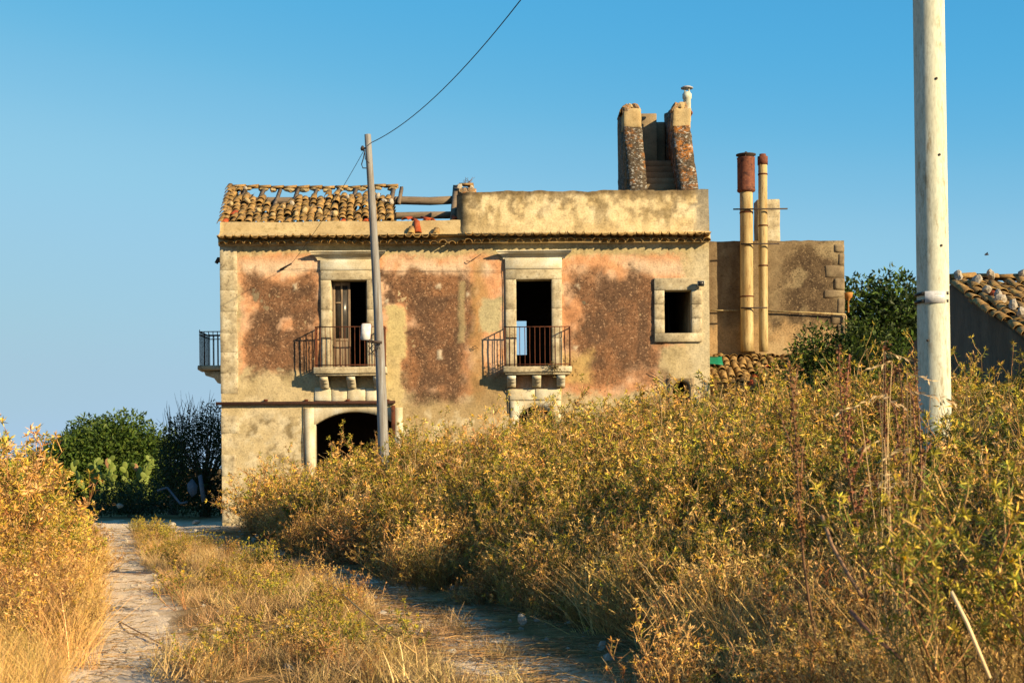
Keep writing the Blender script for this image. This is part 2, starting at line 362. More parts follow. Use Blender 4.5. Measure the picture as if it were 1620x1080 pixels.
# the two worn wheel ruts of the track
mb = MB()
for fx, w, y0, y1, sd in ((lrx, .50, 4.2, 46, 1), (rrx, .46, 4.2, 38.5, 2)):
    ys = np.arange(y0, y1, .12); k = 9
    ws = w*(.8+.5*(fbm(ys*.9, ys*0+sd, 40)-.5)*2)
    X = fx(ys)[:, None]+ws[:, None]*np.linspace(-1, 1, k)[None]; X[:, 0] += (fbm(ys*3, ys*0, 41)-.5)*.35; X[:, -1] += (fbm(ys*3, ys*0+5, 42)-.5)*.35
    Y = np.repeat(ys[:, None], k, 1); Z = ground_z(X, Y)+.008-.02*(np.abs(np.linspace(-1, 1, k))[None]**6)
    j = (np.arange(len(ys)-1)[:, None]*k+np.arange(k-1)[None]).ravel()
    mb.add(np.stack([X, Y, Z], -1).reshape(-1, 3), np.stack([j, j+1, j+k+1, j+k], -1), None, (1, 1, 1))
p = mb.build('dirt_track', M['ground'], smooth=True); p['kind'] = 'structure'

# ------------------------------------------------------------------ main farmhouse
FY = 40.0; XL, XR = -8.16, 5.59; ZE = 7.92; BY = 46.3
house = thing('farmhouse', (-1.3, 43, 0), 'ruined two-storey farmhouse with pink flaking plaster, two balconies and half-collapsed tile roof', 'house')
DOORL = rect(508, 411, 597, 583); DOORR = rect(800, 408, 889, 581); WIN = rect(1035, 440, 1110, 541)
ARCHL = rect(483, 645, 638, 900); ARCHM = rect(808, 634, 888, 800); NICHE = rect(1057, 598, 1098, 660)
ARCHL = (ARCHL[0], ARCHL[1], 0.0, ARCHL[3]); ARCHM = (ARCHM[0], ARCHM[1], 0.0, ARCHM[3]); NICHE = (NICHE[0], NICHE[1], 2.6, NICHE[3])
HOLES = [DOORL, DOORR, WIN, ARCHL, ARCHM, NICHE]
def blob(px, py, x0, y0, x1, y1, f=14, amp=22, sc=.05, seed=0):
    dx = np.maximum(x0-px, px-x1); dy = np.maximum(y0-py, py-y1)
    d = np.maximum(dx, dy)+(fbm(px*sc, py*sc, seed, 5)-.5)*2*amp+(fbm(px*.23, py*.23, seed+500, 3)-.5)*2*min(amp, 16)*.45
    return sst(f*.5, -f*.5, d)
def paint_front(X, Z):
    px, py = toph(X, Z)
    def L(c, m, col): return c+(np.asarray(col)-c)*m[..., None]
    c = np.zeros(px.shape+(3,))+A(214, 178, 118)
    n1 = fbm(px*.02, py*.02, 60, 5); n2 = fbm(px*.06, py*.05, 61, 5); n3 = fbm(px*.12, py*.03, 62, 4)
    c = L(c, sst(.45, .7, n2)*.6, A(190, 156, 98)); c = L(c, sst(.55, .7, n1)*.5, A(228, 194, 138))
    pink = blob(px, py, 376, 402, 1078, 620, 12, 16, .03, 1)
    low = sst(-6, 6, py-(582+(fbm(px*.03, py*.03, 2)-.5)*50))*sst(655, 640, px)
    pink = pink*(1-low)
    pink = pink*(1-blob(px, py, 1040, 545, 1130, 700, 10, 10, .05, 3))
    pk = np.zeros(c.shape)+A(234, 160, 100); pk = L(pk, sst(.4, .65, n2), A(242, 182, 126)); pk = L(pk, sst(.5, .7, n1)*.7, A(216, 140, 82))
    pk = L(pk, sst(400, 425, py)*sst(445, 425, py)*.8*sst(.35, .55, n1), A(246, 204, 150))
    c = c+(pk-c)*pink[..., None]
    brown = np.zeros(px.shape)
    for (x0, y0, x1, y1, f, a, s) in ((386, 436, 500, 584, 26, 30, 11), (604, 432, 745, 484, 14, 26, 12), (640, 436, 742, 616, 26, 24, 13), (905, 436, 1046, 590, 34, 38, 14), (398, 560, 452, 590, 22, 14, 15), (900, 540, 1030, 612, 50, 36, 16), (655, 600, 740, 650, 50, 26, 17)):
        brown = np.maximum(brown, blob(px, py, x0, y0, x1, y1, f, a, .035, s))
    brown = brown*(1-.75*blob(px, py, 440, 505, 462, 520, 6, 8, .1, 18))
    bd = np.zeros(c.shape)+A(134, 90, 56); bd = L(bd, sst(.4, .62, n2), A(98, 66, 42)); bd = L(bd, sst(.5, .68, n1)*.8, A(164, 108, 64))
    c = c+(bd-c)*(brown*.93)[..., None]
    crust = np.clip(brown*1.05+.12*sst(.5, .7, n2), 0, 1)
    def patch(x0, y0, x1, y1, col, f=8, a=10, s=30, st=1.0, sc=.05):
        nonlocal c, crust
        mk = blob(px, py, x0, y0, x1, y1, f, a, sc, s)*st; c = L(c, mk, A(*col)); crust = crust*(1-mk)
    patch(611, 484, 641, 566, (214, 178, 108), 6, 7, 31); patch(600, 560, 636, 650, (218, 180, 112), 8, 9, 32)
    patch(746, 412, 768, 660, (176, 132, 66), 16, 9, 33, .6, .03)
    patch(762, 470, 792, 524, (206, 176, 116), 6, 8, 34); patch(764, 600, 802, 660, (204, 170, 112), 10, 10, 35)
    patch(726, 445, 735, 540, (190, 158, 100), 5, 4, 36, .7); patch(880, 560, 934, 604, (214, 168, 92), 22, 12, 37, .75)
    patch(740, 590, 800, 668, (168, 124, 70), 26, 14, 38, .7)
    patch(640, 640, 800, 720, (196, 156, 96), 14, 10, 39, .8)
    for i, (x, y, r) in enumerate(((467, 454, 4), (482, 463, 2.5), (694, 451, 4), (913, 453, 4), (696, 561, 7), (612, 476, 3), (740, 466, 2), (911, 552, 3))):
        patch(x-r*.6, y-r, x+r*.6, y+r, (224, 190, 140), 4, 5, 50+i, .9, .16)
    patch(350, 392, 1122, 402, (196, 166, 104), 10, 6, 45, .75)
    patch(1094, 396, 1124, 720, (222, 190, 134), 14, 10, 46, .85)
    # ground floor stains
    g2 = blob(px, py, 392, 668, 470, 735, 14, 26, .05, 47); c = L(c, g2*sst(.42, .56, n2)*.85, A(146, 118, 74))
    c = L(c, sst(640, 660, py)*sst(.5, .62, fbm(px*.09, py*.09, 63))*.5, A(238, 206, 150))
    # rain streaks under the eaves
    c = L(c, sst(.56, .7, n3)*sst(470, 395, py)*.25, A(150, 116, 70))
    al = np.clip(crust, 0, 1)
    return np.concatenate([c, al[..., None]], -1)
def wall_grid(x0, x1, z0, z1, holes, step, yf, paint, rough=.02, seed=0, topjit=0):
    """front sheet of a wall with holes, coloured by paint(); yf(X,Z) gives the plane"""
    def lines(a, b, cuts):
        c = sorted(set([a, b]+[q for q in cuts if a < q < b])); o = []
        for p, q in zip(c[:-1], c[1:]):
            n = max(1, int(round((q-p)/step))); o += list(np.linspace(p, q, n+1)[:-1])
        return np.array(o+[b])
    xs = lines(x0, x1, [h[0] for h in holes]+[h[1] for h in holes]); zs = lines(z0, z1, [h[2] for h in holes]+[h[3] for h in holes])
    X, Z = np.meshgrid(xs, zs); colr = paint(X, Z)
    keep = np.ones((len(zs)-1, len(xs)-1), bool); cx = (xs[1:]+xs[:-1])/2; cz = (zs[1:]+zs[:-1])/2
    edge = np.zeros(X.shape, bool)
    for h in holes:
        keep &= ~((cx[None] > h[0]) & (cx[None] < h[1]) & (cz[:, None] > h[2]) & (cz[:, None] < h[3]))
        edge |= (X >= h[0]-1e-6) & (X <= h[1]+1e-6) & (Z >= h[2]-1e-6) & (Z <= h[3]+1e-6)
    rel = (fbm(X*1.4, Z*1.4, seed+70, 5)-.5)*2*rough+(fbm(X*9, Z*9, seed+75, 3)-.5)*.012-colr[..., 3]*.028*(.6+.5*fbm(X*14, Z*14, seed+77, 2))
    Y = yf(X, Z)-rel*(~edge)
    Zt = Z+topjit*(fbm(X*2.2, X*0+4, seed+80, 5)-.5)*sst(z1-.5, z1, Z)
    q = np.argwhere(keep); n = len(xs); i = q[:, 0]*n+q[:, 1]
    return np.stack([X, Y, Zt], -1).reshape(-1, 3), np.stack([i, i+1, i+n+1, i+n], -1), colr.reshape(-1, 4)
V, Q, C = wall_grid(XL, XR, -.3, ZE, HOLES, .042, lambda X, Z: FY+0*X, paint_front)
fw = ob('front_wall', mesh_fast('front_wall', V, [Q], C, M['facade'], True), house)
# masonry behind the plaster: coarse blocks round the openings (gives the reveals their depth)
def wall_core(name, x0, x1, z0, z1, holes, y0, y1, mat, parent):
    xs = sorted(set([x0, x1]+[q for h in holes for q in h[:2]])); zs = sorted(set([z0, z1]+[q for h in holes for q in h[2:]]))
    mb = MB()
    for a, b_ in zip(xs[:-1], xs[1:]):
        for c_, d in zip(zs[:-1], zs[1:]):
            mx, mz = (a+b_)/2, (c_+d)/2
            if any(h[0] < mx < h[1] and h[2] < mz < h[3] for h in holes): continue
            mb.box(a, b_, y0, y1, c_, d)
    me = mb.mesh(name, mat, usecol=False)
    bm = bmesh.new(); bm.from_mesh(me); bmesh.ops.remove_doubles(bm, verts=bm.verts[:], dist=1e-4)
    dd = {}
    for f in bm.faces: dd.setdefault(tuple(sorted(v.index for v in f.verts)), []).append(f)
    bmesh.ops.delete(bm, geom=[f for l in dd.values() if len(l) > 1 for f in l], context='FACES'); bm.to_mesh(me); bm.free()
    return ob(name, me, parent)
wall_core('front_wall_core', XL+.01, XR-.01, -.3, ZE-.02, HOLES, FY+.035, FY+.6, M['plain'], house)
# other walls: the left wall splays a little towards the back
mb = MB()
mb.ext([(XL, FY+.02, -.3), (-8.72, BY, -.3), (-8.72, BY, 8.0), (-8.42, 42.8, 9.85), (XL-.01, FY+.3, 8.4), (XL, FY+.02, 7.9)], (.5, 0, 0)); mb.build('side_wall', M['plain'], house, usecol=False)
boxo('side_wall', XR-.5, XR-.004, FY+.605, BY, -.3, ZE, M['plain'], house, 0)
bw = rect(790, 508, 833, 563, BY)
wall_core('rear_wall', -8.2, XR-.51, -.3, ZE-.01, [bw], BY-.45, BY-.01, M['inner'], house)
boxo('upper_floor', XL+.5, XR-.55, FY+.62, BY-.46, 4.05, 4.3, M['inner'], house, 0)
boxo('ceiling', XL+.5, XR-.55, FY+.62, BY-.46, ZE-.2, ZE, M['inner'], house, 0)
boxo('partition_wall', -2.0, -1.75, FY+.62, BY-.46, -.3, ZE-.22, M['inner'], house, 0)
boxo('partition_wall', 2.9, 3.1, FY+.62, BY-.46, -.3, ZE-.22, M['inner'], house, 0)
# quoins
qz = [3.72, 4.3, 4.88, 5.42, 6.02, 6.62, 7.18, 7.84]
for i, (a, b_) in enumerate(zip(qz[:-1], qz[1:])):
    w = .475+R(-.012, .012)
    me = boxo('quoin_stone', XL-.008, XL+w, FY-.012-R(0, .006), FY+.2, a+.0015, b_-.0015, M['stone'], house, .004)
    weather(me.data, .010, 5, 3, i)
for i, (a, b_) in enumerate(((.1, .75), (1.4, 2.0), (2.6, 3.1))):
    me = boxo('quoin_stone', XL-.008, XL+.3+.1*i, FY-.014, FY+.2, a, b_, M['stone'], house, .01); weather(me.data, .02, 4, 3, i+20)

def surround(h, op, name, sill=False, lintel_px=None):
    """stone door or window frame filling hole h round opening op; returns lintel object"""
    x0, x1, z0, z1 = h; a, b_, c_, d = op
    yo, yi = FY-.05, FY+.42
    li = boxo(name, x0, x1, yo-.004, yi, d, z1, M['stone'], house, .008); weather(li.data, .006, 4, 2)
    zs = np.linspace(c_, d, 4)
    for (p, q) in ((x0, a), (b_, x1)):
        for i in range(3):
            o = boxo('jamb_stone', p, q, yo+R(-.006, .006), yi, zs[i]+.003, zs[i+1]-.003, M['stone'], li, .008); weather(o.data, .006, 4, 2)
    if sill:
        o = boxo('sill_stone', x0, x1, yo-.03, yi, z0, c_, M['stone'], li, .01)
    return li
def cornice(px0, px1, py0, py1, d, parent):
    x0, x1, z0, z1 = rect(px0, py0, px1, py1, 39.8); h = z1-z0
    prof = [(0, 0), (-.06, 0), (-.07, .18*h), (-.10, .28*h), (-.15, .45*h), (-.21, .62*h), (-.23, .64*h), (-.24, .86*h), (-.27, .88*h), (-.27, h), (0, h)]
    mb = MB()
    n = len(prof); segs = 7; xs = np.linspace(0, 1, segs)
    V = []
    for s_ in xs:
        for (y, z) in prof:
            inset = (.27+y)*.9
            xx = (x0+inset) + ((x1-inset)-(x0+inset))*s_
            V.append((xx, FY-.004+y+.0, z0+z+R(-.004, .004)))
    Q = [(i*n+k, i*n+(k+1) % n, (i+1)*n+(k+1) % n, (i+1)*n+k) for i in range(segs-1) for k in range(n)]
    mb.add(V, Q); mb.caps = [list(range(n)), [(segs-1)*n+k for k in range(n)][::-1]]
    return mb.build('cornice', M['stonepale'], parent, usecol=False)
OPL = rect(524, 443, 581, 583); OPR = rect(817, 442, 873, 581); OPW = rect(1051, 459, 1094, 527)
OPL = (OPL[0], OPL[1], DOORL[2], OPL[3]); OPR = (OPR[0], OPR[1], DOORR[2], OPR[3])
for h, op, cn, fr in ((DOORL, OPL, (490, 611, 397, 410), (508, 411, 597, 428)), (DOORR, OPR, (785, 905, 396, 408), (800, 408, 889, 426))):
    fx0, fx1, fz0, fz1 = rect(*fr)
    li = surround((h[0], h[1], h[2], fz0), op, 'door_surround')
    o = boxo('frieze_slab', h[0]-.01, h[1]+.01, FY-.075, FY+.42, fz0+.003, h[3], M['stonepale'], li, .008); weather(o.data, .004, 4, 2)
    cornice(cn[0], cn[1], cn[2], cn[3], 0, li)
surround(WIN, OPW, 'window_surround', True)

# arches
def arch(name, hole, cx, hw, zs, zc, mat, vous=True, jambw=None):
    """solid stone surround filling the box hole with a segmental arched opening"""
    x0, x1, z0, z1 = hole; rise = zc-zs; r = (hw*hw+rise*rise)/(2*rise); cz = zc-r
    mb = MB(); n = 16; th = math.asin(min(1, hw/r)) if rise < hw else math.pi/2
    y0, y1 = FY-.035, FY+.5
    arc = [(cx+r*math.sin(t), cz+r*math.cos(t)) for t in np.linspace(-th, th, n+1)]
    up = [(x0, z0)]+[(x0, z1)]; 
    # left jamb, right jamb, then strips above the arch
    for (a, b_) in ((x0, cx-hw), (cx+hw, x1)): mb.box(a, b_, y0, y1, z0, z1)
    for (p, q) in zip(arc[:-1], arc[1:]):
        V = [(p[0], y0, p[1]), (q[0], y0, q[1]), (q[0], y0, z1), (p[0], y0, z1), (p[0], y1, p[1]), (q[0], y1, q[1])]
        mb.add(V, [(0, 1, 2, 3), (0, 4, 5, 1)])
    o = mb.build(name, mat, house, usecol=False)
    return o
a0 = P(497, 671, 40); a1 = P(624, 671, 40); ac = P(560, 651, 40)
arch('arch_surround', ARCHL, (a0.x+a1.x)/2, (a1.x-a0.x)/2, a0.z, ac.z, M['stonepale'])
a0 = P(821, 657, 40); a1 = P(874, 657, 40); ac = P(848, 642, 40)
arch('arch_surround', ARCHM, (a0.x+a1.x)/2, (a1.x-a0.x)/2, a0.z, ac.z, M['stonepale'])
a0 = P(1064, 616, 40); a1 = P(1091, 616, 40); ac = P(1078, 604, 40)
arch('niche_surround', NICHE, (a0.x+a1.x)/2, (a1.x-a0.x)/2, a0.z, a0.z+(a1.x-a0.x)*.49, M['plain'])
# pale dressed stones above the arches and under the balconies
for (px0, py0, px1, py1) in ((498, 613, 524, 634), (525, 614, 549, 635), (550, 613, 578, 634), (579, 614, 596, 635), (803, 615, 846, 633), (847, 615, 888, 633)):
    x0, x1, z0, z1 = rect(px0, py0, px1, py1); o = boxo('dressed_stone', x0, x1, FY-.028-R(0, .008), FY+.1, z0, z1, M['stonepale'], house, .012); weather(o.data, .01, 4, 2)

# door leaf of the left balcony door
x0, x1, z0, z1 = OPL; z0 += .02
xm = x0+(x1-x0)*.50; yd = FY+.30
leaf = MB(); w = .07
leaf.box(x0+.01, x0+.01+w, yd, yd+.05, z0, z1-.02); leaf.box(xm-w, xm, yd, yd+.05, z0, z1-.02)
leaf.box(x0+.08, xm-w, yd, yd+.05, z1-.12, z1-.02); leaf.box(x0+.08, xm-w, yd, yd+.05, z0, z0+.1); leaf.box(x0+.08, xm-w, yd, yd+.05, z0+.78, z0+.86)
lf = leaf.build('door_leaf', M['doorwood'], house, bevel=.006, usecol=False)
for i in range(4):
    q = (xm-w-x0-.08)/4; boxo('plank', x0+.08+q*i+.003, x0+.08+q*(i+1)-.003, yd+.015, yd+.035, z0+.1, z0+.78, M['doorwood'], lf, .003)
boxo('pane', x0+.08, xm-w, yd+.02, yd+.028, z0+.87, z1-.12, M['glass'], lf, 0)
boxo('glazing_bar', x0+.24, x0+.29, yd-.004, yd+.045, z0+.86, z1-.12, M['doorwood'], lf, .003)
boxo('glazing_bar', x0+.081, x0+.24, yd-.002, yd+.043, z1-.62, z1-.58, M['doorwood'], lf, .003)
lf2 = boxo('door_leaf', x1-.06, x1-.01, yd, yd+.55, z0, z1-.03, M['doorwood'], house, .006)

# balconies
def balcony(px0, px1, pyt, pyb, brk, pyrail, lab):
    D = .52; d = FY-D
    x0, x1, z0, z1 = rect(px0, pyt, px1, pyb, d)
    sl_ = boxo('balcony', x0, x1, d, FY+.02, z0+.045, z1, M['stone'], house, .012); weather(sl_.data, .012, 3, 3)
    sl_['label'] = lab
    o = boxo('slab_moulding', x0+.05, x1-.05, d+.05, FY+.015, z0-.015, z0+.044, M['stone'], sl_, .015)
    for (b0, b1) in brk:
        a, e, _, _ = rect(b0, 592, b1, 612, FY-.3); h = .36
        pr = [(FY+.01, z0-.016), (FY-.41, z0-.016), (FY-.42, z0-.12), (FY-.36, z0-.14), (FY-.33, z0-.20), (FY-.25, z0-.22), (FY-.22, z0-.30), (FY-.10, z0-.34), (FY+.01, z0-h)]
        mb = MB(); mb.ext([(a, y, z) for y, z in pr], (e-a, 0, 0)); mb.build('bracket', M['stonepale'], sl_, usecol=False)
    zt = P(px0, pyrail, d).z; zb = z1+.035; ins = .05; r = .011
    xa, xb, yf_ = x0+ins, x1-ins, d+ins
    for z in (zt, zb+.02):
        mb = MB(); mb.box(xa-.016, xb+.016, yf_-.016, yf_+.016, z-.012, z+.012); mb.build('handrail', M['rust'], sl_, usecol=False)
        for x in (xa, xb): mb = MB(); mb.box(x-.016, x+.016, yf_+.017, FY+.03, z-.012, z+.012); mb.build('handrail', M['rust'], sl_, usecol=False)
    def bar(x, y, rr=r):
        mb = MB(); lean = R(-.012, .012)
        mb.tube([(x, y, z1-.02), (x+lean*.5, y, (z1+zt)/2), (x, y, zt)], rr, 5, cap=False); mb.build('baluster', M['rust'], sl_, usecol=False, smooth=True)
    nb = int(round((xb-xa)/.137))
    for i in range(nb+1): bar(xa+(xb-xa)*i/nb, yf_, .017 if i in (0, nb) else r)
    for i in range(1, 4):
        for x in (xa, xb): bar(x, yf_+(FY-yf_)*i/3.7)
    return sl_, x0, x1, d, z1, zt
bl = balcony(496, 611, 580, 593, ((506, 519), (549, 562), (591, 604)), 517, 'stone balcony with rusty bars in front of the half-open wooden door')
br = balcony(796, 905, 579, 591, ((802, 816), (842, 856), (881, 894)), 517, 'stone balcony with rusty bars in front of the empty dark doorway')
# balcony on the left side wall, seen in profile
yc = 42.2; zc = P(330, 582, yc).z
sb = boxo('balcony', -9.15, -8.3, yc-.75, yc+.75, zc-.12, zc+.02, M['stone'], house, .02); weather(sb.data, .03, 2, 2)
sb['label'] = 'balcony with plain bars jutting from the side wall'
mb = MB(); mb.ext([(-8.3, yc-.55, zc-.12), (-9.0, yc-.55, zc-.12), (-8.95, yc-.55, zc-.26), (-8.7, yc-.55, zc-.34), (-8.6, yc-.55, zc-.48), (-8.3, yc-.55, zc-.56)], (0, .2, 0)); mb.build('bracket', M['stone'], sb, usecol=False)
zt = P(330, 528, yc).z
for z in (zt, zt-.10):
    for a in ((-9.1, -8.3, yc-.7, yc-.67), (-9.1, -8.3, yc+.67, yc+.7), (-9.1, -9.07, yc-.67, yc+.67)):
        mb = MB(); mb.box(*a, z-.012, z+.012); mb.build('handrail', M['iron'], sb, usecol=False)
for i in range(11):
    mb = MB(); y = yc-.685+1.37*i/10; mb.tube([(-9.085, y, zc), (-9.085, y, zt+(.06 if i in (0, 10) else 0))], .013, 5); mb.build('baluster', M['iron'], sb, usecol=False)
for i in range(1, 6):
    for y in (yc-.685, yc+.685):
        mb = MB(); x = -9.085+.13*i; mb.tube([(x, y, zc), (x, y, zt)], .013, 5); mb.build('baluster', M['iron'], sb, usecol=False)

# ---- clay tiles
def tile_mesh(name, L=.42, r0=.108, r1=.086, th=.014, mat=None, segs=7):
    """barrel tile, convex up, axis along +y rising from y=0 (wide low end) to y=L"""
    V = []
    for (y, r) in ((0, r0), (L, r1)):
        for rr in (r, r-th):
            for k in range(segs+1):
                a = math.pi*k/segs; V.append((-rr*math.cos(a), y, rr*math.sin(a)*.82))
    n = segs+1; Q = []
    for k in range(segs):
        Q += [(k, k+1, 2*n+k+1, 2*n+k), (n+k+1, n+k, 3*n+k, 3*n+k+1), (k+1, k, n+k, n+k+1), (2*n+k, 2*n+k+1, 3*n+k+1, 3*n+k)]
    Q += [(0, 2*n, 3*n, n), (segs, n+segs, 3*n+segs, 2*n+segs)]
    me = mesh_fast(name, V, [np.array(Q)], None, mat, False)
    me.polygons.foreach_set('use_smooth', [True]*len(me.polygons)); return me
def pan_mat(): return None
TILE = [tile_mesh('tile', .42, .116, .09, mat=M['tile']), tile_mesh('tile', .38, .102, .088, mat=M['tile']), tile_mesh('tile', .44, .112, .084, mat=M['tile'])]
TILEO = tile_mesh('orange_tile', .40, mat=M['tileor'])
def put_tile(name, x, y, z, pitch, parent, mesh=None, flip=False, jit=.04, yaw=0):
    me = mesh or random.choice(TILE)
    return ob(name, me, parent, (x+R(-.3, .3)*jit, y+R(-.5, .5)*jit, z+R(-.2, .2)*jit), Euler((pitch+R(-1, 1)*jit*.8, (math.pi if flip else 0)+R(-1, 1)*jit, yaw+R(-1, 1)*jit*1.2), 'XYZ'))
def pans(name, rows, parent, pitch):
    """concave under-tiles joined into one part: rows of (x,y,z)"""
    mb = MB(); seg = 5
    for (x, y, z) in rows:
        x += R(-.01, .01); z += R(-.008, .008); L = .42; rr = .1; V = []
        for (yy, r) in ((0, .088), (L, .1)):
            for k in range(seg+1):
                a = math.pi*k/seg; V.append((x-r*math.cos(a), y+yy*math.cos(pitch), z-.75*r*math.sin(a)+yy*math.sin(pitch)))
        n = seg+1; mb.add(V, [(k, k+1, n+k+1, n+k) for k in range(seg)])
    o = mb.build(name, M['tile'], parent, smooth=True, usecol=False); o['kind'] = 'stuff'; return o
# eaves: two courses
eav = MB()
eav.ext([(XL-.03, FY-.02, ZE-.06), (XL-.03, FY-.10, ZE-.02), (XL-.03, FY-.10, ZE+.14), (XL-.03, FY+.06, ZE+.15), (XL-.03, FY+.06, ZE-.06)], (XR-XL+.06, 0, 0))
ev = eav.build('eaves', M['mortar'], house, usecol=False)
n_e = 58; sp = (XR-XL+.02)/n_e
for i in range(n_e):
    x = XL+sp*(i+.5); wav = .018*math.sin(i*.21)+.012*math.sin(i*.63+1)
    gone = -2.3 < x < -1.0
    put_tile('eave_tile', x, FY-.30, ZE-.055+wav, .10, ev, jit=.05 if not gone else .12)
    if not (gone and R(0, 1) < .35):
        put_tile('eave_tile', x, FY-.48, ZE+.185+wav, .06, ev, flip=True, jit=.045 if not gone else .16)
# plugs of mortar in the lower course
mb = MB()
for i in range(n_e):
    x = XL+sp*(i+.5); wav = .018*math.sin(i*.21)+.012*math.sin(i*.63+1); yy = FY-.10-R(0, .12)
    V = [(x, yy, ZE-.055+wav)]+[(x-.09*math.cos(math.pi*k/6), yy+R(0, .01), ZE-.055+wav+.075*math.sin(math.pi*k/6)) for k in range(7)]
    mb.add(V, None, [(0, k+1, k+2) for k in range(6)])
mb.build('mortar_plugs', M['mortar'], ev, usecol=False)['kind'] = 'stuff'
# plastered band above the eaves on the roofed half
XP = P(748, 340, 40.2).x
mb = MB()
xs = np.linspace(XL-.02, XP-.22, 60); V = []; prof = [(-.38, .175), (-.05, .25), (.10, .36), (.13, .44), (.16, .64), (.45, .66), (.45, .10), (-.20, .13)]
for x in xs:
    k = float(fbm(x*1.1, 3.3, 90)); drop = (.10*sst(-3.2, -1.5, x))
    for j, (y, z) in enumerate(prof):
        V.append((x, FY+y+(float(fbm(x*3, j*2.1, 91))-.5)*.04, ZE+z-(drop if j in (1, 2, 3) else 0)+(float(fbm(x*2, j*1.7, 92))-.5)*(.05 if 0 < j < 6 else 0)))
n = len(prof); Q = [(i*n+k, i*n+(k+1) % n, (i+1)*n+(k+1) % n, (i+1)*n+k) for i in range(len(xs)-1) for k in range(n)]
mb.add(V, Q); mb.caps = [list(range(n)), [(len(xs)-1)*n+k for k in range(n)][::-1]]
band = mb.build('plaster_band', M['mortar'], house, usecol=False)
put_tile('stray_tile', P(651, 370, 39.9).x, FY-.22, ZE+.17, .62, band, TILE[0]); put_tile('stray_tile', P(690, 372, 39.9).x, FY-.22, ZE+.17, .55, band, TILE[1])
# roof of the left half
PT = math.atan(.6); RY0, RZ0 = FY+.36, ZE+.62
def roof_pt(t, x): return Vector((x, RY0+t*math.cos(PT), RZ0+t*math.sin(PT)))
RL = 2.9
rb = MB()
XRF = P(718, 330, 41.4).x
for t, h in ((.98, .19), (2.15, .22)):
    p = roof_pt(t, 0); q = []
    mbx = MB(); pts = [(x, p.y+R(-.02, .02), p.z-.14+R(-.02, .02)) for x in np.linspace(-8.3, XRF+.1, 9)]
    if t < 1: first = mbx
    mbx.tube(pts, h*.56, 8); 
    if t < 1: roof = mbx.build('roof', M['wood'], house, usecol=False, smooth=True); roof['label'] = 'sagging half-collapsed tile roof on bare timbers'
    else: mbx.build('purlin', M['wood'], roof, usecol=False, smooth=True)
def rafter(x, t0, t1, w=.05, h=.09, dx=0):
    a = roof_pt(t0, x); b_ = roof_pt(t1, x+dx); n = Vector((0, -math.sin(PT), math.cos(PT))); mb = MB()
    V = []
    for p in (a, b_):
        for sx, sn in ((-1, -.5), (1, -.5), (1, .5), (-1, .5)): V.append(tuple(p+Vector((sx*w, 0, 0))+n*(sn*h-.02)))
    mb.add(V, [(0, 1, 5, 4), (1, 2, 6, 5), (2, 3, 7, 6), (3, 0, 4, 7), (3, 2, 1, 0), (4, 5, 6, 7)]); mb.build('rafter', M['wood'], roof, usecol=False)
for i, x in enumerate(np.arange(-8.0, -3.3, .56)): rafter(x+R(-.05, .05), .1, 2.85, R(.035, .07), .09, R(-.03, .03))
rafter(XRF, -.1, 2.95, .075, .12); rafter(P(632, 300, 42).x, 1.6, 2.9, .05)
def topline(x):          # how far up the slope the tiles survive
    px = np.interp(x, [-8.4, -7.75, -7.6, -7.0, -6.6, -6.2, -5.5, -5.0, -4.4, -3.9, -3.4], [2.7, 2.6, 1.9, 1.4, 1.15, 1.5, 1.85, 1.95, 1.75, 2.05, 1.9]); return px
prow = []; nt_ = 0; xs = np.arange(-8.1, -3.25, .222)
for ci, x in enumerate(xs):
    r = 0; t = -.12; tl = float(topline(x))+R(-.15, .15); sag = 0
    while t < tl:
        xx = x-.08*t; p = roof_pt(t, xx); zj = .05+R(-.015, .02)+.03*math.sin(x*3+t*2)
        if R(0, 1) > .035 or r < 1:
            om = TILEO if (R(0, 1) < .008 or (r == 0 and R(0, 1) < .10) or (ci < 2 and r < 2 and R(0, 1) < .35)) else None
            put_tile('roof_tile', p.x, p.y, p.z+zj, PT-.06, roof, om, jit=.085)
            nt_ += 1
        prow.append((xx+.111, p.y+.02, p.z+.075)); t += R(.235, .285); r += 1
    if R(0, 1) < .75:                        # lumps of mortar and stone lying on the tiles
        tt = R(.25, max(.4, tl-.2)); p = roof_pt(tt, x); mb = MB()
        bm = bmesh.new(); bmesh.ops.create_icosphere(bm, subdivisions=2, radius=1)
        for v_ in bm.verts: v_.co *= 1+.35*(float(vnoise(v_.co.x*2+ci, v_.co.z*2+v_.co.y*3, 7))-.5)
        me = bpy.data.meshes.new('mortar_lump'); bm.to_mesh(me); bm.free(); me.materials.append(M['rock'] if R(0, 1) < .5 else M['mortar'])
        ob('mortar_lump', me, roof, (p.x, p.y-.03, p.z+.16), (R(0, 3), R(0, 3), 0), (R(.06, .11), R(.06, .1), R(.05, .08)))
pans('under_tiles', prow, roof, PT-.06)
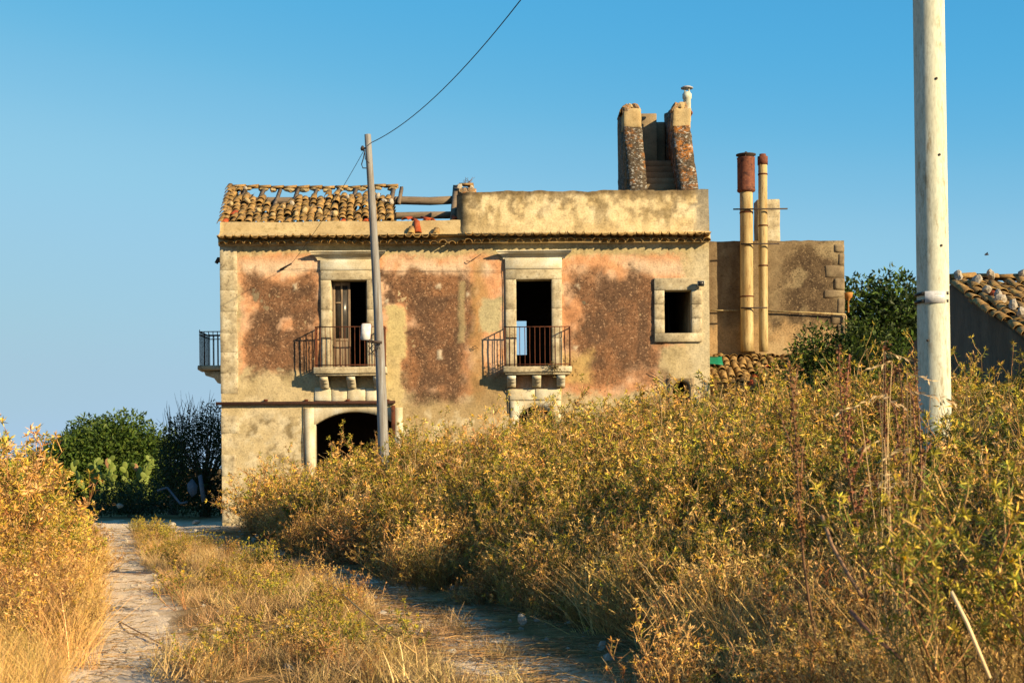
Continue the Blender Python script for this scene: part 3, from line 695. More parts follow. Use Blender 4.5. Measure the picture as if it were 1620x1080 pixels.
# ridge
rx = -8.36; k = 0
while rx < P(622, 296, 42.8).x:
    p = roof_pt(RL, rx); z = p.z+.03-.05*math.sin((rx+8.4)*.62)+R(-.015, .015)
    o = ob('ridge_tile', random.choice(TILE), roof, (rx+.42, p.y, z), Euler((R(-.05, .03), R(-.1, .1), math.pi/2+R(-.06, .06))), (1.05, 1, 1.1))
    mb = MB(); bm = bmesh.new(); bmesh.ops.create_icosphere(bm, subdivisions=2, radius=1)
    for v_ in bm.verts: v_.co *= 1+.6*(float(vnoise(v_.co.x*2+k*3, v_.co.z*2+v_.co.y*3, 9))-.5)
    me = bpy.data.meshes.new('ridge_mortar'); bm.to_mesh(me); bm.free(); me.materials.append(M['mortar'])
    ob('ridge_mortar', me, roof, (rx+R(.05, .3), p.y-.02, z-.03), (0, R(-.3, .3), 0), (R(.10, .2), .08, R(.05, .09)))
    rx += R(.36, .40); k += 1
# verge tiles down the left edge
for t in np.arange(-.1, 2.7, .27):
    p = roof_pt(t, -8.2-.08*t); put_tile('verge_tile', p.x, p.y, p.z+.06, PT-.06, roof, jit=.05)
# orange broken tiles in the gap
for (px, py, d, yw, pt) in ((664, 352, 40.3, .5, .5), (672, 349, 40.35, -.7, .2), (684, 347, 40.35, .9, .3), (722, 346, 40.4, .4, .4), (641, 346, 40.35, -.4, .3), (661, 366, 40.0, .35, 1.1)):
    p = P(px, py, d); put_tile('broken_tile', p.x, p.y, p.z-.05, pt, roof, TILEO, yaw=yw)
# stub of the cross wall with rubble at the ridge
mb = MB()
x0, x1 = P(722, 300, 42.4).x, P(742, 300, 42.4).x
mb.ext([(x0, FY+.5, ZE+.1), (x0, FY+.55, ZE+.75), (x0, 42.0, 9.45), (x0, 42.7, 9.95), (x0, 43.3, 9.85), (x0, 43.5, 8.0)], (x1-x0+.2, 0, 0)); o = mb.build('cross_wall', M['lichen'], house, usecol=False); weather(o.data, .06, 2, 3)
for i in range(9):
    p = P(R(722, 748), R(295, 303), R(42.3, 43)); bm = bmesh.new(); bmesh.ops.create_icosphere(bm, subdivisions=1, radius=1)
    for v_ in bm.verts: v_.co *= R(.75, 1.2)
    me = bpy.data.meshes.new('rubble_stone'); bm.to_mesh(me); bm.free(); me.materials.append(M['rock'] if i % 3 else M['lichen']); ob('rubble_stone', me, o, p, (R(0, 3), R(0, 3), R(0, 3)), (R(.08, .15), .1, R(.05, .09)))
put_tile('ridge_tile', P(722, 300, 42.6).x+.5, 42.6, P(730, 294, 42.6).z, .1, o, TILE[0], yaw=1.5)
mb = MB()
for i in range(14):
    p = P(R(732, 744), 296, 42.6); mb.tube([p, p+Vector((R(-.08, .08), R(-.05, .05), R(.1, .16))), p+Vector((R(-.16, .16), R(-.05, .05), R(.18, .32)))], .006, 3, (.12, .08, .06))
mb.build('dead_weed', M['straw'], o)

# parapet of the terrace on the right half, rounded at its left end
def paint_par(S, Z):
    X = S
    px, py = toph(X, Z)
    def L(c, m, col): return c+(np.asarray(col)-c)*m[..., None]
    c = np.zeros(px.shape+(3,))+A(236, 196, 130)
    n1 = fbm(px*.02, py*.03, 101, 5); n2 = fbm(px*.05, py*.05, 102, 5); n3 = fbm(px*.09, py*.02, 103, 5); n4 = fbm(px*.12, py*.12, 106, 4)
    c = L(c, sst(.45, .62, n2)*.6, A(216, 174, 108)); c = L(c, sst(.55, .7, n1)*.5, A(246, 212, 152))
    dk = sst(.44, .60, n2+.16*sst(345, 312, py)-.06)*sst(.40, .6, n4+.05)*sst(385, 318, py)
    c = L(c, dk*.7, A(136, 108, 68)); c = L(c, sst(.5, .64, n3)*sst(380, 340, py)*.55, A(158, 124, 70))
    c = L(c, sst(310, 303, py+4*(n2-.5))*.75, A(110, 84, 52)); c = L(c, sst(760, 728, px+(n2-.5)*50)*.75*sst(375, 355, py), A(96, 76, 50))
    c = L(c, sst(372, 384, py+(n4-.5)*14)*.6, A(176, 118, 46)); c = L(c, sst(1096, 1108, px+(n4-.5)*30)*.7, A(168, 148, 112))
    return np.concatenate([c, (dk*.4)[..., None]], -1)
XP0 = P(722, 340, 40.2).x
def yfp(X, Z):
    rr = .42; t = np.clip((XP0+rr-X)/rr, 0, 1); return FY+.0+rr-np.sqrt(np.clip(rr*rr-(t*rr)**2, 0, None))+.12*sst(ZE+.3, ZE+1.3, Z)
mb = MB(); mb.ext([(XP0+.05, FY-.38, ZE+.175), (XP0+.05, FY+.01, ZE+.25), (XP0+.05, FY+.1, ZE+.25), (XP0+.05, FY+.1, ZE+.13), (XP0+.05, FY-.2, ZE+.13)], (XR-XP0-.05, 0, 0)); o = mb.build('eave_mortar', M['mortar'], house, usecol=False)
V, Q, C = wall_grid(XP0, XR+.02, ZE+.16, 9.36, [], .042, yfp, paint_par, .022, 30, .10)
pw = ob('parapet', mesh_fast('parapet', V, [Q], C, M['parapet'], True), house)
wall_core('parapet_core', XP0+.40, XR-.01, ZE+.16, 9.30, [], FY+.15, FY+.38, M['parapet'], house)
boxo('parapet_core', XP0+.06, XP0+.36, FY+.38, FY+2.6, ZE+.1, 9.2, M['plain'], house, .03)
boxo('parapet_core', XR-.36, XR-.005, FY+.39, BY-.02, ZE+.01, 9.27, M['plain'], house, .03)
boxo('terrace_floor', XP0+.37, XR-.37, FY+.39, BY-.02, ZE+.02, ZE+.12, M['plain'], house, 0)

# stair tower on the terrace
PR = [(41.0, 8.9), (41.0, 9.42), (42.9, 11.85), (42.95, 12.1), (43.05, 12.36), (43.3, 12.42), (45.3, 12.75), (45.3, 8.9)]
tw = boxo('stair_tower', 3.995, 4.62, 44.5, 44.8, 8.2, 12.6, M['plain'], house, .02); tw['label'] = 'roofless stair tower with two leaning lichen-spotted cheek walls'
boxo('back_wall', 4.62, 4.93, 45.0, 45.28, 8.2, 12.45, M['plain'], tw, .02)
def cheek(x0, x1):
    pr = []
    for (a, b_) in zip(PR, PR[1:]+PR[:1]):
        n = 6
        for k in range(n): pr.append((a[0]+(b_[0]-a[0])*k/n, a[1]+(b_[1]-a[1])*k/n))
    mb = MB(); mb.ext([(x0, y, z) for y, z in pr], (x1-x0, 0, 0)); o = mb.build('cheek_wall', M['cheek'], tw, usecol=False)
    weather(o.data, .035, 3.0, 2); return o
cheek(3.46, 3.99); cheek(4.93, 5.46)
for x0, x1 in ((3.46, 3.99), (4.93, 5.46)):
    o = boxo('rendered_pier', x0-.012, x1+.012, 42.86, 43.5, 11.75, 12.38, M['mortar'], tw, .03); weather(o.data, .06, 2.5, 4, int(x0*7))
    for k in range(7):
        bm = bmesh.new(); bmesh.ops.create_icosphere(bm, subdivisions=2, radius=1)
        for v_ in bm.verts: v_.co *= 1+.7*(float(vnoise(v_.co.x*2+k*3+x0, v_.co.z*2+v_.co.y*3, 19))-.5)
        me = bpy.data.meshes.new('cap_rubble'); bm.to_mesh(me); bm.free(); me.materials.append(M['mortar'] if k % 2 else M['lichen'])
        ob('cap_rubble', me, tw, (x0+.08+.4*((k*.37) % 1), 42.95+.08*k, 12.36+.05*((k*7) % 3)), (R(0, 3), R(0, 3), 0), (R(.12, .2), R(.12, .2), R(.07, .12)))
for k in range(6):
    o = boxo('step', 3.985, 4.935, 42.0+.25*k, 44.5, 9.5+.225*k, 9.725+.225*k, M['plain'], tw, .02)
for i, y in enumerate((42.9, 43.2, 43.5)): ob('coping_tile', TILE[i], tw, (3.45, y, 12.30), (0, R(-.6, -.3), R(-.2, .2)))
for i, y in enumerate((42.9, 43.15)): ob('coping_tile', TILEO, tw, (5.44, y, 12.22), (0, R(.3, .5), R(-.2, .2)))
v0 = P(1087, 172, 43.4); mb = MB(); pv = lambda py: P(1087, py, 43.4).z-v0.z
mb.lathe([(.115, -.4), (.115, pv(157)), (.14, pv(156)), (.14, pv(149)), (.115, pv(148)), (.10, pv(146)), (0, pv(146))], v0, 14); vp = mb.build('vent_pipe', M['concrete'], house, smooth=False, usecol=False)
mb = MB(); mb.lathe([(.0, pv(136)), (.12, pv(137)), (.19, pv(139)), (.185, pv(140.5)), (0, pv(140))], v0, 14); mb.build('vent_cap', M['print'], vp, usecol=False)
for k in range(4):
    mb = MB(); a = k*1.57+.6; mb.tube([v0+Vector((.09*math.cos(a), .09*math.sin(a), pv(147))), v0+Vector((.09*math.cos(a), .09*math.sin(a), pv(140)))], .018, 4); mb.build('cap_stay', M['concrete'], vp, usecol=False)

# fittings on the facade
x0, x1, z0, z1 = rect(341, 634, 625, 640, 39.85)
bm_ = boxo('steel_beam', x0, x1, FY-.14, FY-.03, (z0+z1)/2-.04, (z0+z1)/2+.045, M['rustdark'], house, .006)
x0, x1, z0, z1 = rect(619, 641, 625, 690, 39.85); boxo('hanging_post', x0, x1, FY-.13, FY-.05, z0, z1, M['rust'], bm_, .004)
for px in (420, 484, 550, 613):
    p = P(px, 634, 39.85); boxo('clamp', p.x-.05, p.x+.05, FY-.15, FY-.02, p.z-.01, p.z+.05, M['rust'], bm_, .01)
mb = MB(); mb.tube([P(481, 641, 39.95), P(481.5, 735, 39.95)], .014, 5); mb.build('upright_tube', M['iron'], house, usecol=False)  # thin dark upright tube below the beam
mb = MB(); mb.tube([P(452, 424, 39.93), P(520, 428, 39.97), P(600, 428.5, 39.96), P(700, 428, 39.96), P(798, 428, 39.94)], .005, 4); mb.tube([P(798.5, 412, 39.94), P(799, 480, 39.94), P(799, 520, 39.95)], .009, 4); mb.build('wall_cable', M['cable'], house, usecol=False)
mb = MB(); mb.tube([P(443, 427, 39.95), P(461, 417, 39.8)], [.03, .025], 6); mb.build('cable_anchor', M['iron'], house, usecol=False)
p = P(1109, 449, 39.8); fl = boxo('floodlight', p.x-.10, p.x+.10, FY-.26, FY-.14, p.z-.07, p.z+.09, M['concrete'], house, .02); fl.rotation_euler = (0, 0, 0)
boxo('lamp_glass', p.x-.085, p.x+.085, FY-.275, FY-.262, p.z-.055, p.z+.075, M['glass'], fl, 0); boxo('lamp_arm', p.x-.03, p.x+.03, FY-.139, FY-.0, p.z-.02, p.z+.03, M['iron'], fl, 0)
p = P(345, 411, 40.6); mb = MB(); mb.tube([(p.x+.35, 40.6, p.z-.02), (p.x, 40.6, p.z), (p.x-.06, 40.6, p.z-.1)], [.07, .08, .05], 8); mb.build('rain_spout', M['iron'], house, usecol=False)
mb = MB(); mb.tube([P(738, 413, 39.95), P(745, 413.5, 39.9), P(761, 402, 39.9)], .012, 4); mb.tube([P(747, 549, 39.93), P(752, 547, 39.9), P(756, 550, 39.9), P(750, 552, 39.92), P(747, 549, 39.93)], .011, 4); mb.build('iron_hooks', M['iron'], house, usecol=False)
mb = MB(); mb.tube([P(800, 615, 39.95), P(806, 622, 39.95), P(807, 655, 39.95)], .016, 5); mb.tube([P(1028, 588, 39.95), P(1050, 602, 39.95), P(1066, 613, 39.95)], .010, 4); mb.build('cable_and_crack_line', M['cable'], house, usecol=False)  # second tube traces a crack line in the wall

# ------------------------------------------------------------------ annex with flues
AY = 43.0; AX1 = P(1336, 450, AY).x; AZ = P(1230, 381, AY).z
annex = thing('annex', (7.8, 45, 0), 'brown weathered side building with flue pipes, lower and set back from the pink house', 'building')
def paint_annex(X, Z):
    px, py = toph(X, Z, AY)
    def L(c, m, col): return c+(np.asarray(col)-c)*m[..., None]
    c = np.zeros(px.shape+(3,))+A(158, 126, 82); n1 = fbm(px*.03, py*.03, 121, 5); n2 = fbm(px*.08, py*.06, 122, 5); n3 = fbm(px*.1, py*.02, 123, 4)
    br_ = blob(px, py, 1240, 392, 1322, 520, 30, 22, .04, 124); br2 = blob(px, py, 1215, 500, 1310, 525, 26, 12, .05, 125)
    b_ = np.maximum(br_, br2*.8); c = L(c, b_*.92, A(84, 62, 40)); c = L(c, sst(.5, .65, n3)*sst(1210, 1180, px)*.5, A(116, 86, 52))
    c = L(c, sst(.45, .62, n2)*.5, A(128, 98, 62)); c = L(c, sst(505, 525, py+(n2-.5)*40)*.8, A(200, 152, 92)); c = L(c, sst(384, 381, py)*.5, A(90, 66, 40))
    c = L(c, sst(.58, .68, n1)*.4, A(206, 170, 112))
    return np.concatenate([c, (np.clip(b_*.95+.25, 0, 1))[..., None]], -1)
V, Q, C = wall_grid(XR, AX1, -.2, AZ, [], .06, lambda X, Z: AY+0*X, paint_annex, .02, 50, .06)
ob('wall', mesh_fast('wall', V, [Q], C, M['annexwall'], True), annex)
boxo('wall_core', XR+.01, AX1-.01, AY+.05, 49, -.2, AZ-.03, M['plain'], annex, 0)
M['annexstone'] = mottled('weathered_quoin', A(176, 144, 96), A(150, 120, 80), A(120, 94, 62), 2.4, 18, .95, .012)
zz = AZ-.12; k = 0
for w, h in ((.30, .26), (.18, .36), (.58, .40), (.30, .36), (.62, .24), (.22, .5), (.4, .3), (.24, .4)):
    o = boxo('quoin_stone', AX1-w, AX1+.012, AY-.02, AY+.3, zz-h+.006, zz, M['annexstone'], annex, .035); weather(o.data, .03, 3, 2, k); zz -= h; k += 1
c0 = rect(1196, 317, 1232, 382, 43.3); o = boxo('chimney_stack', c0[0], c0[1], 43.1, 43.7, c0[2]-.3, c0[3], M['stone'], annex, .02); weather(o.data, .02, 3, 3)
PY_ = 42.62
def flue(px, r, pys, pye, joints):
    b_ = P(px, pys, PY_); t = P(px-1.5, pye, PY_); mb = MB(); prev = b_
    pts = [b_+(t-b_)*q for q in np.linspace(0, 1, 14)]
    mb.tube(pts, [r]*14, 18); fo = mb.build('flue_pipe', M['flue'], annex, smooth=False, usecol=False)
    for poly in fo.data.polygons: poly.use_smooth = len(poly.vertices) == 4
    for q in joints:
        c_ = b_+(t-b_)*q; mb = MB(); ax = (t-b_).normalized(); mb.tube([c_-ax*.02, c_+ax*.02], r+.012, 18); mb.build('pipe_collar', M['rust'], fo, usecol=False)
    return fo, b_, t
fa, b_, t = flue(1182, .195, 556, 301, (.34, .86)); fa['label'] = 'cream flue pipe topped by a rusty cylinder'
mb = MB(); z = lambda py: P(1181, py, PY_).z-t.z
mb.lathe([(.20, z(305)), (.27, z(303)), (.275, z(301)), (.265, z(299)), (.265, z(252)), (.275, z(250)), (.24, z(250)), (.24, z(280))], t, 20); cn = mb.build('rusty_canister', M['rustred'], fa, usecol=False)
mb = MB(); mb.lathe([(0, z(240)), (.03, z(240)), (.05, z(242)), (.30, z(244.5)), (.30, z(246)), (.06, z(249)), (.05, z(255)), (0, z(255))], t, 20); mb.build('cowl_cap', M['iron'], fa, usecol=False)
for k in range(3):
    a = k*2.1+.3; mb = MB(); q = Vector((.25*math.cos(a), .25*math.sin(a), 0)); mb.tube([t+q+Vector((0, 0, z(255))), t+q+Vector((0, 0, z(245)))], .012, 4); mb.build('cap_stay', M['iron'], fa, usecol=False)
fb, b2, t2 = flue(1208, .135, 556, 255, (.45, .66, .93)); fb['label'] = 'thinner cream flue pipe with a rusty cap'
z = lambda py: P(1206, py, PY_).z-t2.z
mb = MB(); mb.lathe([(.14, z(261)), (.155, z(261)), (.155, z(248)), (.1, z(248)), (.1, z(244)), (0, z(244))], t2, 16); mb.build('rusty_cap', M['rustred'], fb, usecol=False)
for py, xa, xb in ((331, 1160, 1246), (386, 1172, 1233), (487, 1172, 1214)):
    p, q = P(xa, py, 42.38), P(xb, py+1.5, 42.38); mb = MB(); mb.box(p.x, q.x, 42.37, 42.40, p.z-.02, p.z+.02); mb.build('pipe_strap', M['iron'], annex, usecol=False)
mb = MB(); mb.tube([P(1124, 491, 42.9), P(1172, 491, 42.9)], .025, 5); mb.tube([P(1214, 492, 42.9), P(1280, 494.5, 42.9), P(1337, 497.5, 42.9), P(1338.5, 500, 42.9), P(1338.5, 540, 42.9)], .028, 6); mb.build('conduit', M['flue'], annex, usecol=False)
mb = MB(); c_ = P(1342, 468, 43.2); mb.lathe([(.025, -.5), (.025, -.14), (.06, -.12), (.06, -.08), (.12, -.05), (.14, .09), (.13, .1), (.10, .02)], c_, 12); mb.build('downpipe_hopper', M['terracotta'], annex, usecol=False)

# lean-to in front of the annex
LT = math.atan(.52); LY0, LZ0 = 40.45, P(1230, 622, 40.45).z
leanto = thing('lean_to', (7.7, 41.5, 0), 'low lean-to with a broken clay tile roof against the brown side building', 'shed')
lw = boxo('front_wall', XR+.02, 9.9, LY0+.25, LY0+.6, -.2, LZ0-.08, M['plain'], leanto, .02)
mb = MB(); mb.ext([(XR+.02, LY0+.1, LZ0-.07), (XR+.02, AY-.06, LZ0-.07+(AY-.16-LY0)*.52), (XR+.02, AY-.06, LZ0-.17+(AY-.16-LY0)*.52), (XR+.02, LY0+.1, LZ0-.17)], (4.2, 0, 0)); lr = mb.build('roof', M['wood'], leanto, usecol=False)
prow = []; Lmax = (AY-.1-LY0)/math.cos(LT)
for x in np.arange(XR+.15, 9.8, .225):
    t = 0; r = 0; top = Lmax-.3+R(-.15, .1)
    while t < top:
        y = LY0+t*math.cos(LT); zt_ = LZ0+t*math.sin(LT)
        if R(0, 1) > .10 or t > top-.35: put_tile('roof_tile', x, y, zt_+.02, LT-.05+R(-.06, .06), lr, TILEO if R(0, 1) < .06 else None, jit=.16, yaw=R(-.2, .2) if R(0, 1) < .25 else 0)
        prow.append((x+.112, y, zt_+.04)); t += R(.25, .3); r += 1
    put_tile('top_tile', x, AY-.42, LZ0+(AY-.42-LY0)*.52+.09, .1, lr, jit=.12)
pans('under_tiles', prow, lr, LT-.05)
mb = MB(); mb.ext([(XR+.04, 42.0, LZ0+(42.0-LY0)*.52+.16), (XR+.68, 42.0, LZ0+(42.0-LY0)*.52+.13), (XR+.70, 42.42, LZ0+(42.42-LY0)*.52+.17), (XR+.04, 42.42, LZ0+(42.42-LY0)*.52+.20)], (0, 0, .02)); o = mb.build('green_sheet', M['green'], leanto, usecol=False); weather(o.data, .03, 3, 3)

# ------------------------------------------------------------------ shed at the right edge of the frame
SX0 = 7.42; SRY, SRZ = 24.0, P(1503, 445, 24.0).z; ST = math.atan(.36)
shed = thing('stone_shed', (10, 22, 0), 'dark-walled outbuilding with lichen tile roof at the right edge, behind the concrete pole', 'shed')
mb = MB(); zf = lambda y: SRZ-(SRY-y)*.36
mb.ext([(SX0, 17.2, -.2), (SX0, 17.2, zf(17.2)-.06), (SX0, SRY, SRZ-.06), (SX0, 28.0, zf(20)-.06), (SX0, 28, -.2)], (.4, 0, 0)); o = mb.build('gable_wall', M['shedwall'], shed, usecol=False)
boxo('front_wall', SX0+.401, 13, 17.2, 17.6, -.2, zf(17.2)-.08, M['plain'], shed, 0)
mb = MB(); mb.ext([(SX0+.05, 17.0, zf(17.0)-.05), (SX0+.05, SRY, SRZ-.05), (SX0+.05, 28.2, zf(19.8)-.05), (SX0+.05, 28.2, zf(19.8)-.14), (SX0+.05, SRY, SRZ-.14), (SX0+.05, 17.0, zf(17.0)-.14)], (5.5, 0, 0)); sr_ = mb.build('roof', M['wood'], shed, usecol=False)
prow = []; n_t = 0
for ci, x in enumerate(np.arange(SX0+.02, SX0+2.0, .185)):
    t = 0
    while t < 7.3:
        y = SRY-t*math.cos(ST)-.4; z_ = zf(y)
        if y < 17.0: break
        if n_t < 292 and R(0, 1) > .03: put_tile('roof_tile', x-.03*math.sin(t), y, z_+.015, ST-.03, sr_, TILEO if R(0, 1) < .02 else None, jit=.10).scale = (.82, 1, .8); n_t += 1
        prow.append((x+.092, y, z_+.04)); t += R(.27, .33)
for x in np.arange(SX0+2.05, SX0+5.4, .185):
    for t in np.arange(0, 7.2, .3): prow.append((x, SRY-t*math.cos(ST)-.4, zf(SRY-t*math.cos(ST)-.4)+.05))
pans('under_tiles', prow, sr_, ST-.03)
for i, x in enumerate(np.arange(SX0, SX0+5.2, .38)): ob('ridge_tile', TILE[i % 3], sr_, (x+.42, SRY+.02, SRZ+.03+R(-.02, .02)), Euler((R(-.04, .04), R(-.1, .1), math.pi/2)), (1.2, 1, 1.1))
def rock_mesh(name, seed, sub=2, amp=.5, mat=None):
    bm = bmesh.new(); bmesh.ops.create_icosphere(bm, subdivisions=sub, radius=1)
    for v_ in bm.verts:
        c_ = v_.co.copy(); v_.co *= 1+amp*(float(fbm(c_.x*1.3+seed*3, c_.y*1.3+c_.z*1.7, seed, 4))-.5)*2
    me = bpy.data.meshes.new(name); bm.to_mesh(me); bm.free(); me.materials.append(mat or M['rock']); return me
for i, t in enumerate((.5, 1.1, 1.45, 1.75, 2.15, 2.6, 3.0, 3.4, 3.9, 4.5, 5.1)):
    y = SRY-t; ob('verge_stone', rock_mesh('verge_stone', i), sr_, (SX0+.26+R(-.04, .06), y, zf(y)+.13), (R(0, 3), R(0, 3), R(0, 3)), (R(.07, .11), R(.07, .13), R(.05, .08)))
for i in range(4): ob('verge_stone', rock_mesh('verge_stone', i+30), sr_, (SX0+.1+.55*i, SRY-.1, SRZ+.1), (R(0, 3), R(0, 3), R(0, 3)), (R(.08, .13), .08, R(.05, .07)))

# ------------------------------------------------------------------ poles, cables
def lerp(a, b_, t): return a+(b_-a)*t
cb = P(1479, 660, 15); ct = P(1469, 0, 15); ax = (ct-cb).normalized()
cbase = cb-ax*((cb.z-.1)/ax.z); ctop = ct+ax*1.6
cpole = thing('concrete_pole', cbase, 'thick pale concrete utility pole with a white tag held by two black straps', 'utility pole')
mb = MB(); L_ = (ctop-cbase).length; mb.tube([lerp(cbase, ctop, t) for t in np.linspace(0, 1, 14)], [lerp(.172, .158, t) for t in np.linspace(0, 1, 14)], 40)
o = mb.build('pole_shaft', M['concrete'], cpole, usecol=False)
for poly in o.data.polygons: poly.use_smooth = len(poly.vertices) == 4
for py in (466, 478):
    c_ = P(1473.5, py, 15); mb = MB(); mb.tube([c_-ax*.014, c_+ax*.014], .1725, 40); mb.build('strap', M['black'], cpole, usecol=False)
    for dx in (-.125, .125):
        q = c_+Vector((dx, -math.sqrt(.173**2-dx**2), 0)); boxo('strap_buckle', q.x-.018, q.x+.018, q.y-.012, q.y+.004, q.z-.016, q.z+.016, M['black'], cpole, .003)
for k, (px, py) in enumerate(((1474, 131), (1479, 250), (1482, 392), (1462, 540))):
    q = P(px, py, 15); q2 = lerp(cbase, ctop, (q.z-cbase.z)/(ctop.z-cbase.z)); dx = q.x-q2.x; mb = MB(); yy = -math.sqrt(max(.17**2-dx**2, .01)); mb.tube([q2+Vector((dx, yy*1.01, 0)), q2+Vector((dx, yy*.9, 0))], .014, 10); mb.build('bolt_hole', M['iron'], cpole, usecol=False)
c_ = P(1473.5, 472.5, 15); mb = MB(); n = 8; V = []
for k in range(n+1):
    a = lerp(-.66, .62, k/n)
    for z_ in (-.062, .062):
        for r_ in (.1755, .1785): V.append((c_.x+r_*math.sin(a), c_.y-r_*math.cos(a), c_.z+z_))
Q = []
for k in range(n): o_ = 4*k; Q += [(o_+1, o_+5, o_+7, o_+3), (o_, o_+2, o_+6, o_+4), (o_+2, o_+3, o_+7, o_+6), (o_, o_+4, o_+5, o_+1)]
mb.add(V, Q); tp = mb.build('tag_plate', M['white'], cpole, usecol=False)
mb = MB()
for k, (a0, a1, z_) in enumerate(((-.1, .35, .03), (-.1, .42, .012), (-.1, .28, -.006), (-.1, .38, -.024), (-.1, .2, -.040))):
    V = []
    for q in range(4):
        a = lerp(a0, a1, q/3); V += [(c_.x+.179*math.sin(a), c_.y-.179*math.cos(a), c_.z+z_), (c_.x+.179*math.sin(a), c_.y-.179*math.cos(a), c_.z+z_+.007)]
    mb.add(V, [(2*q, 2*q+2, 2*q+3, 2*q+1) for q in range(3)])
mb.build('printed_lines', M['print'], tp, usecol=False)
# timber pole
D2 = 30.0; tb = P(607, 775, D2); tt = P(581.5, 213, D2); ax2 = (tt-tb).normalized(); tbase = tb-ax2*(tb.z+.1)/ax2.z
tpole = thing('timber_pole', tbase, 'slim leaning timber utility pole with a white mirror panel in front of the pink house', 'utility pole')
mb = MB(); ts = np.linspace(0, 1, 18); mb.tube([lerp(tbase, tt, t)+Vector((.05*math.sin(t*3.1), 0, 0)) for t in ts], [lerp(.130, .068, t)*(1+.02*math.sin(t*40)) for t in ts], 16); o = mb.build('pole_shaft', M['polewood'], tpole, usecol=False)
for poly in o.data.polygons: poly.use_smooth = len(poly.vertices) == 4
p = P(579, 235, D2); mb = MB(); mb.tube([p+Vector((.05, 0, 0)), p+Vector((-.06, -.03, 0))], .02, 6); mb.lathe([(0, -.05), (.035, -.05), (.045, 0), (.03, .03), (.02, .05), (0, .05)], p+Vector((-.07, -.03, .0)), 10); mb.build('insulator', M['iron'], tpole, usecol=False)
mb = MB(); mb.tube([P(577, 238, D2-.1), P(575, 250, D2-.1), P(572, 260, D2-.1), P(574, 266, D2-.1), P(581, 266, D2-.15)], .012, 5); mb.tube([P(577, 240, D2-.1), P(578, 252, D2-.12), P(584, 258, D2-.15)], .009, 4); mb.build('cable_loop', M['cable'], tpole, usecol=False)
# mirror panel on the pole
pm = P(579, 525, D2-.28); w_, h_ = .115, .185
def rrect(w_, h_, r, n=5):
    o_ = []
    for cx_, cz_, a0 in ((w_-r, h_-r, 0), (-w_+r, h_-r, 90), (-w_+r, -h_+r, 180), (w_-r, -h_+r, 270)):
        for k in range(n+1): a = math.radians(a0+90*k/n); o_.append((cx_+r*math.cos(a), cz_+r*math.sin(a)))
    return o_
mb = MB(); mb.ext([(pm.x+x+z_*.08, pm.y, pm.z+z_) for x, z_ in rrect(w_, h_, .05)], (0, -.03, 0)); o = mb.build('panel_frame', M['rust'], tpole, usecol=False)
mb = MB(); mb.ext([(pm.x+x+z_*.08, pm.y-.031, pm.z+z_) for x, z_ in rrect(w_-.012, h_-.012, .042)], (0, -.008, 0)); o2 = mb.build('panel_face', M['white'], o, usecol=False)  # flat white colour stands for the sky reflected in the mirror
mb = MB(); q = P(594, 545, D2); mb.tube([(pm.x+.03, pm.y+.02, pm.z-.17), (pm.x+.06, pm.y+.1, pm.z-.2), (q.x, q.y-.13, q.z+.05)], .018, 6); mb.tube([(q.x-.15, q.y-.15, q.z+.06), (q.x+.15, q.y-.15, q.z+.03)], .03, 6); mb.build('clamp_arm', M['iron'], tpole, usecol=False)
mb = MB()
for i in range(9):
    a = R(0, 6); mb.tube([q+Vector((R(-.14, .12), -.16, R(-.25, .05))) for _ in range(4)], .007, 4)
mb.build('wire_tangle', M['cable'], tpole, usecol=False)
# overhead line and service cable
def cable(name, pts, r, label, n=24, sag=0):
    mb = MB(); a, b_ = pts; mb.tube([lerp(a, b_, t)+Vector((0, 0, -sag*4*t*(1-t))) for t in np.linspace(0, 1, n)], r, 6)
    return tag(mb.build(name, M['cable'], None, usecol=False), label, 'cable')
cable('overhead_cable', (P(587, 226, D2), P(905, -110, 18)), .0085, 'black overhead cable rising from the timber pole out of the top of the picture', sag=.38)
cable('service_cable', (P(577, 236, D2-.05), P(461, 417, 39.8)), .006, 'thin dark cable running down from the timber pole to the house wall', sag=.12)

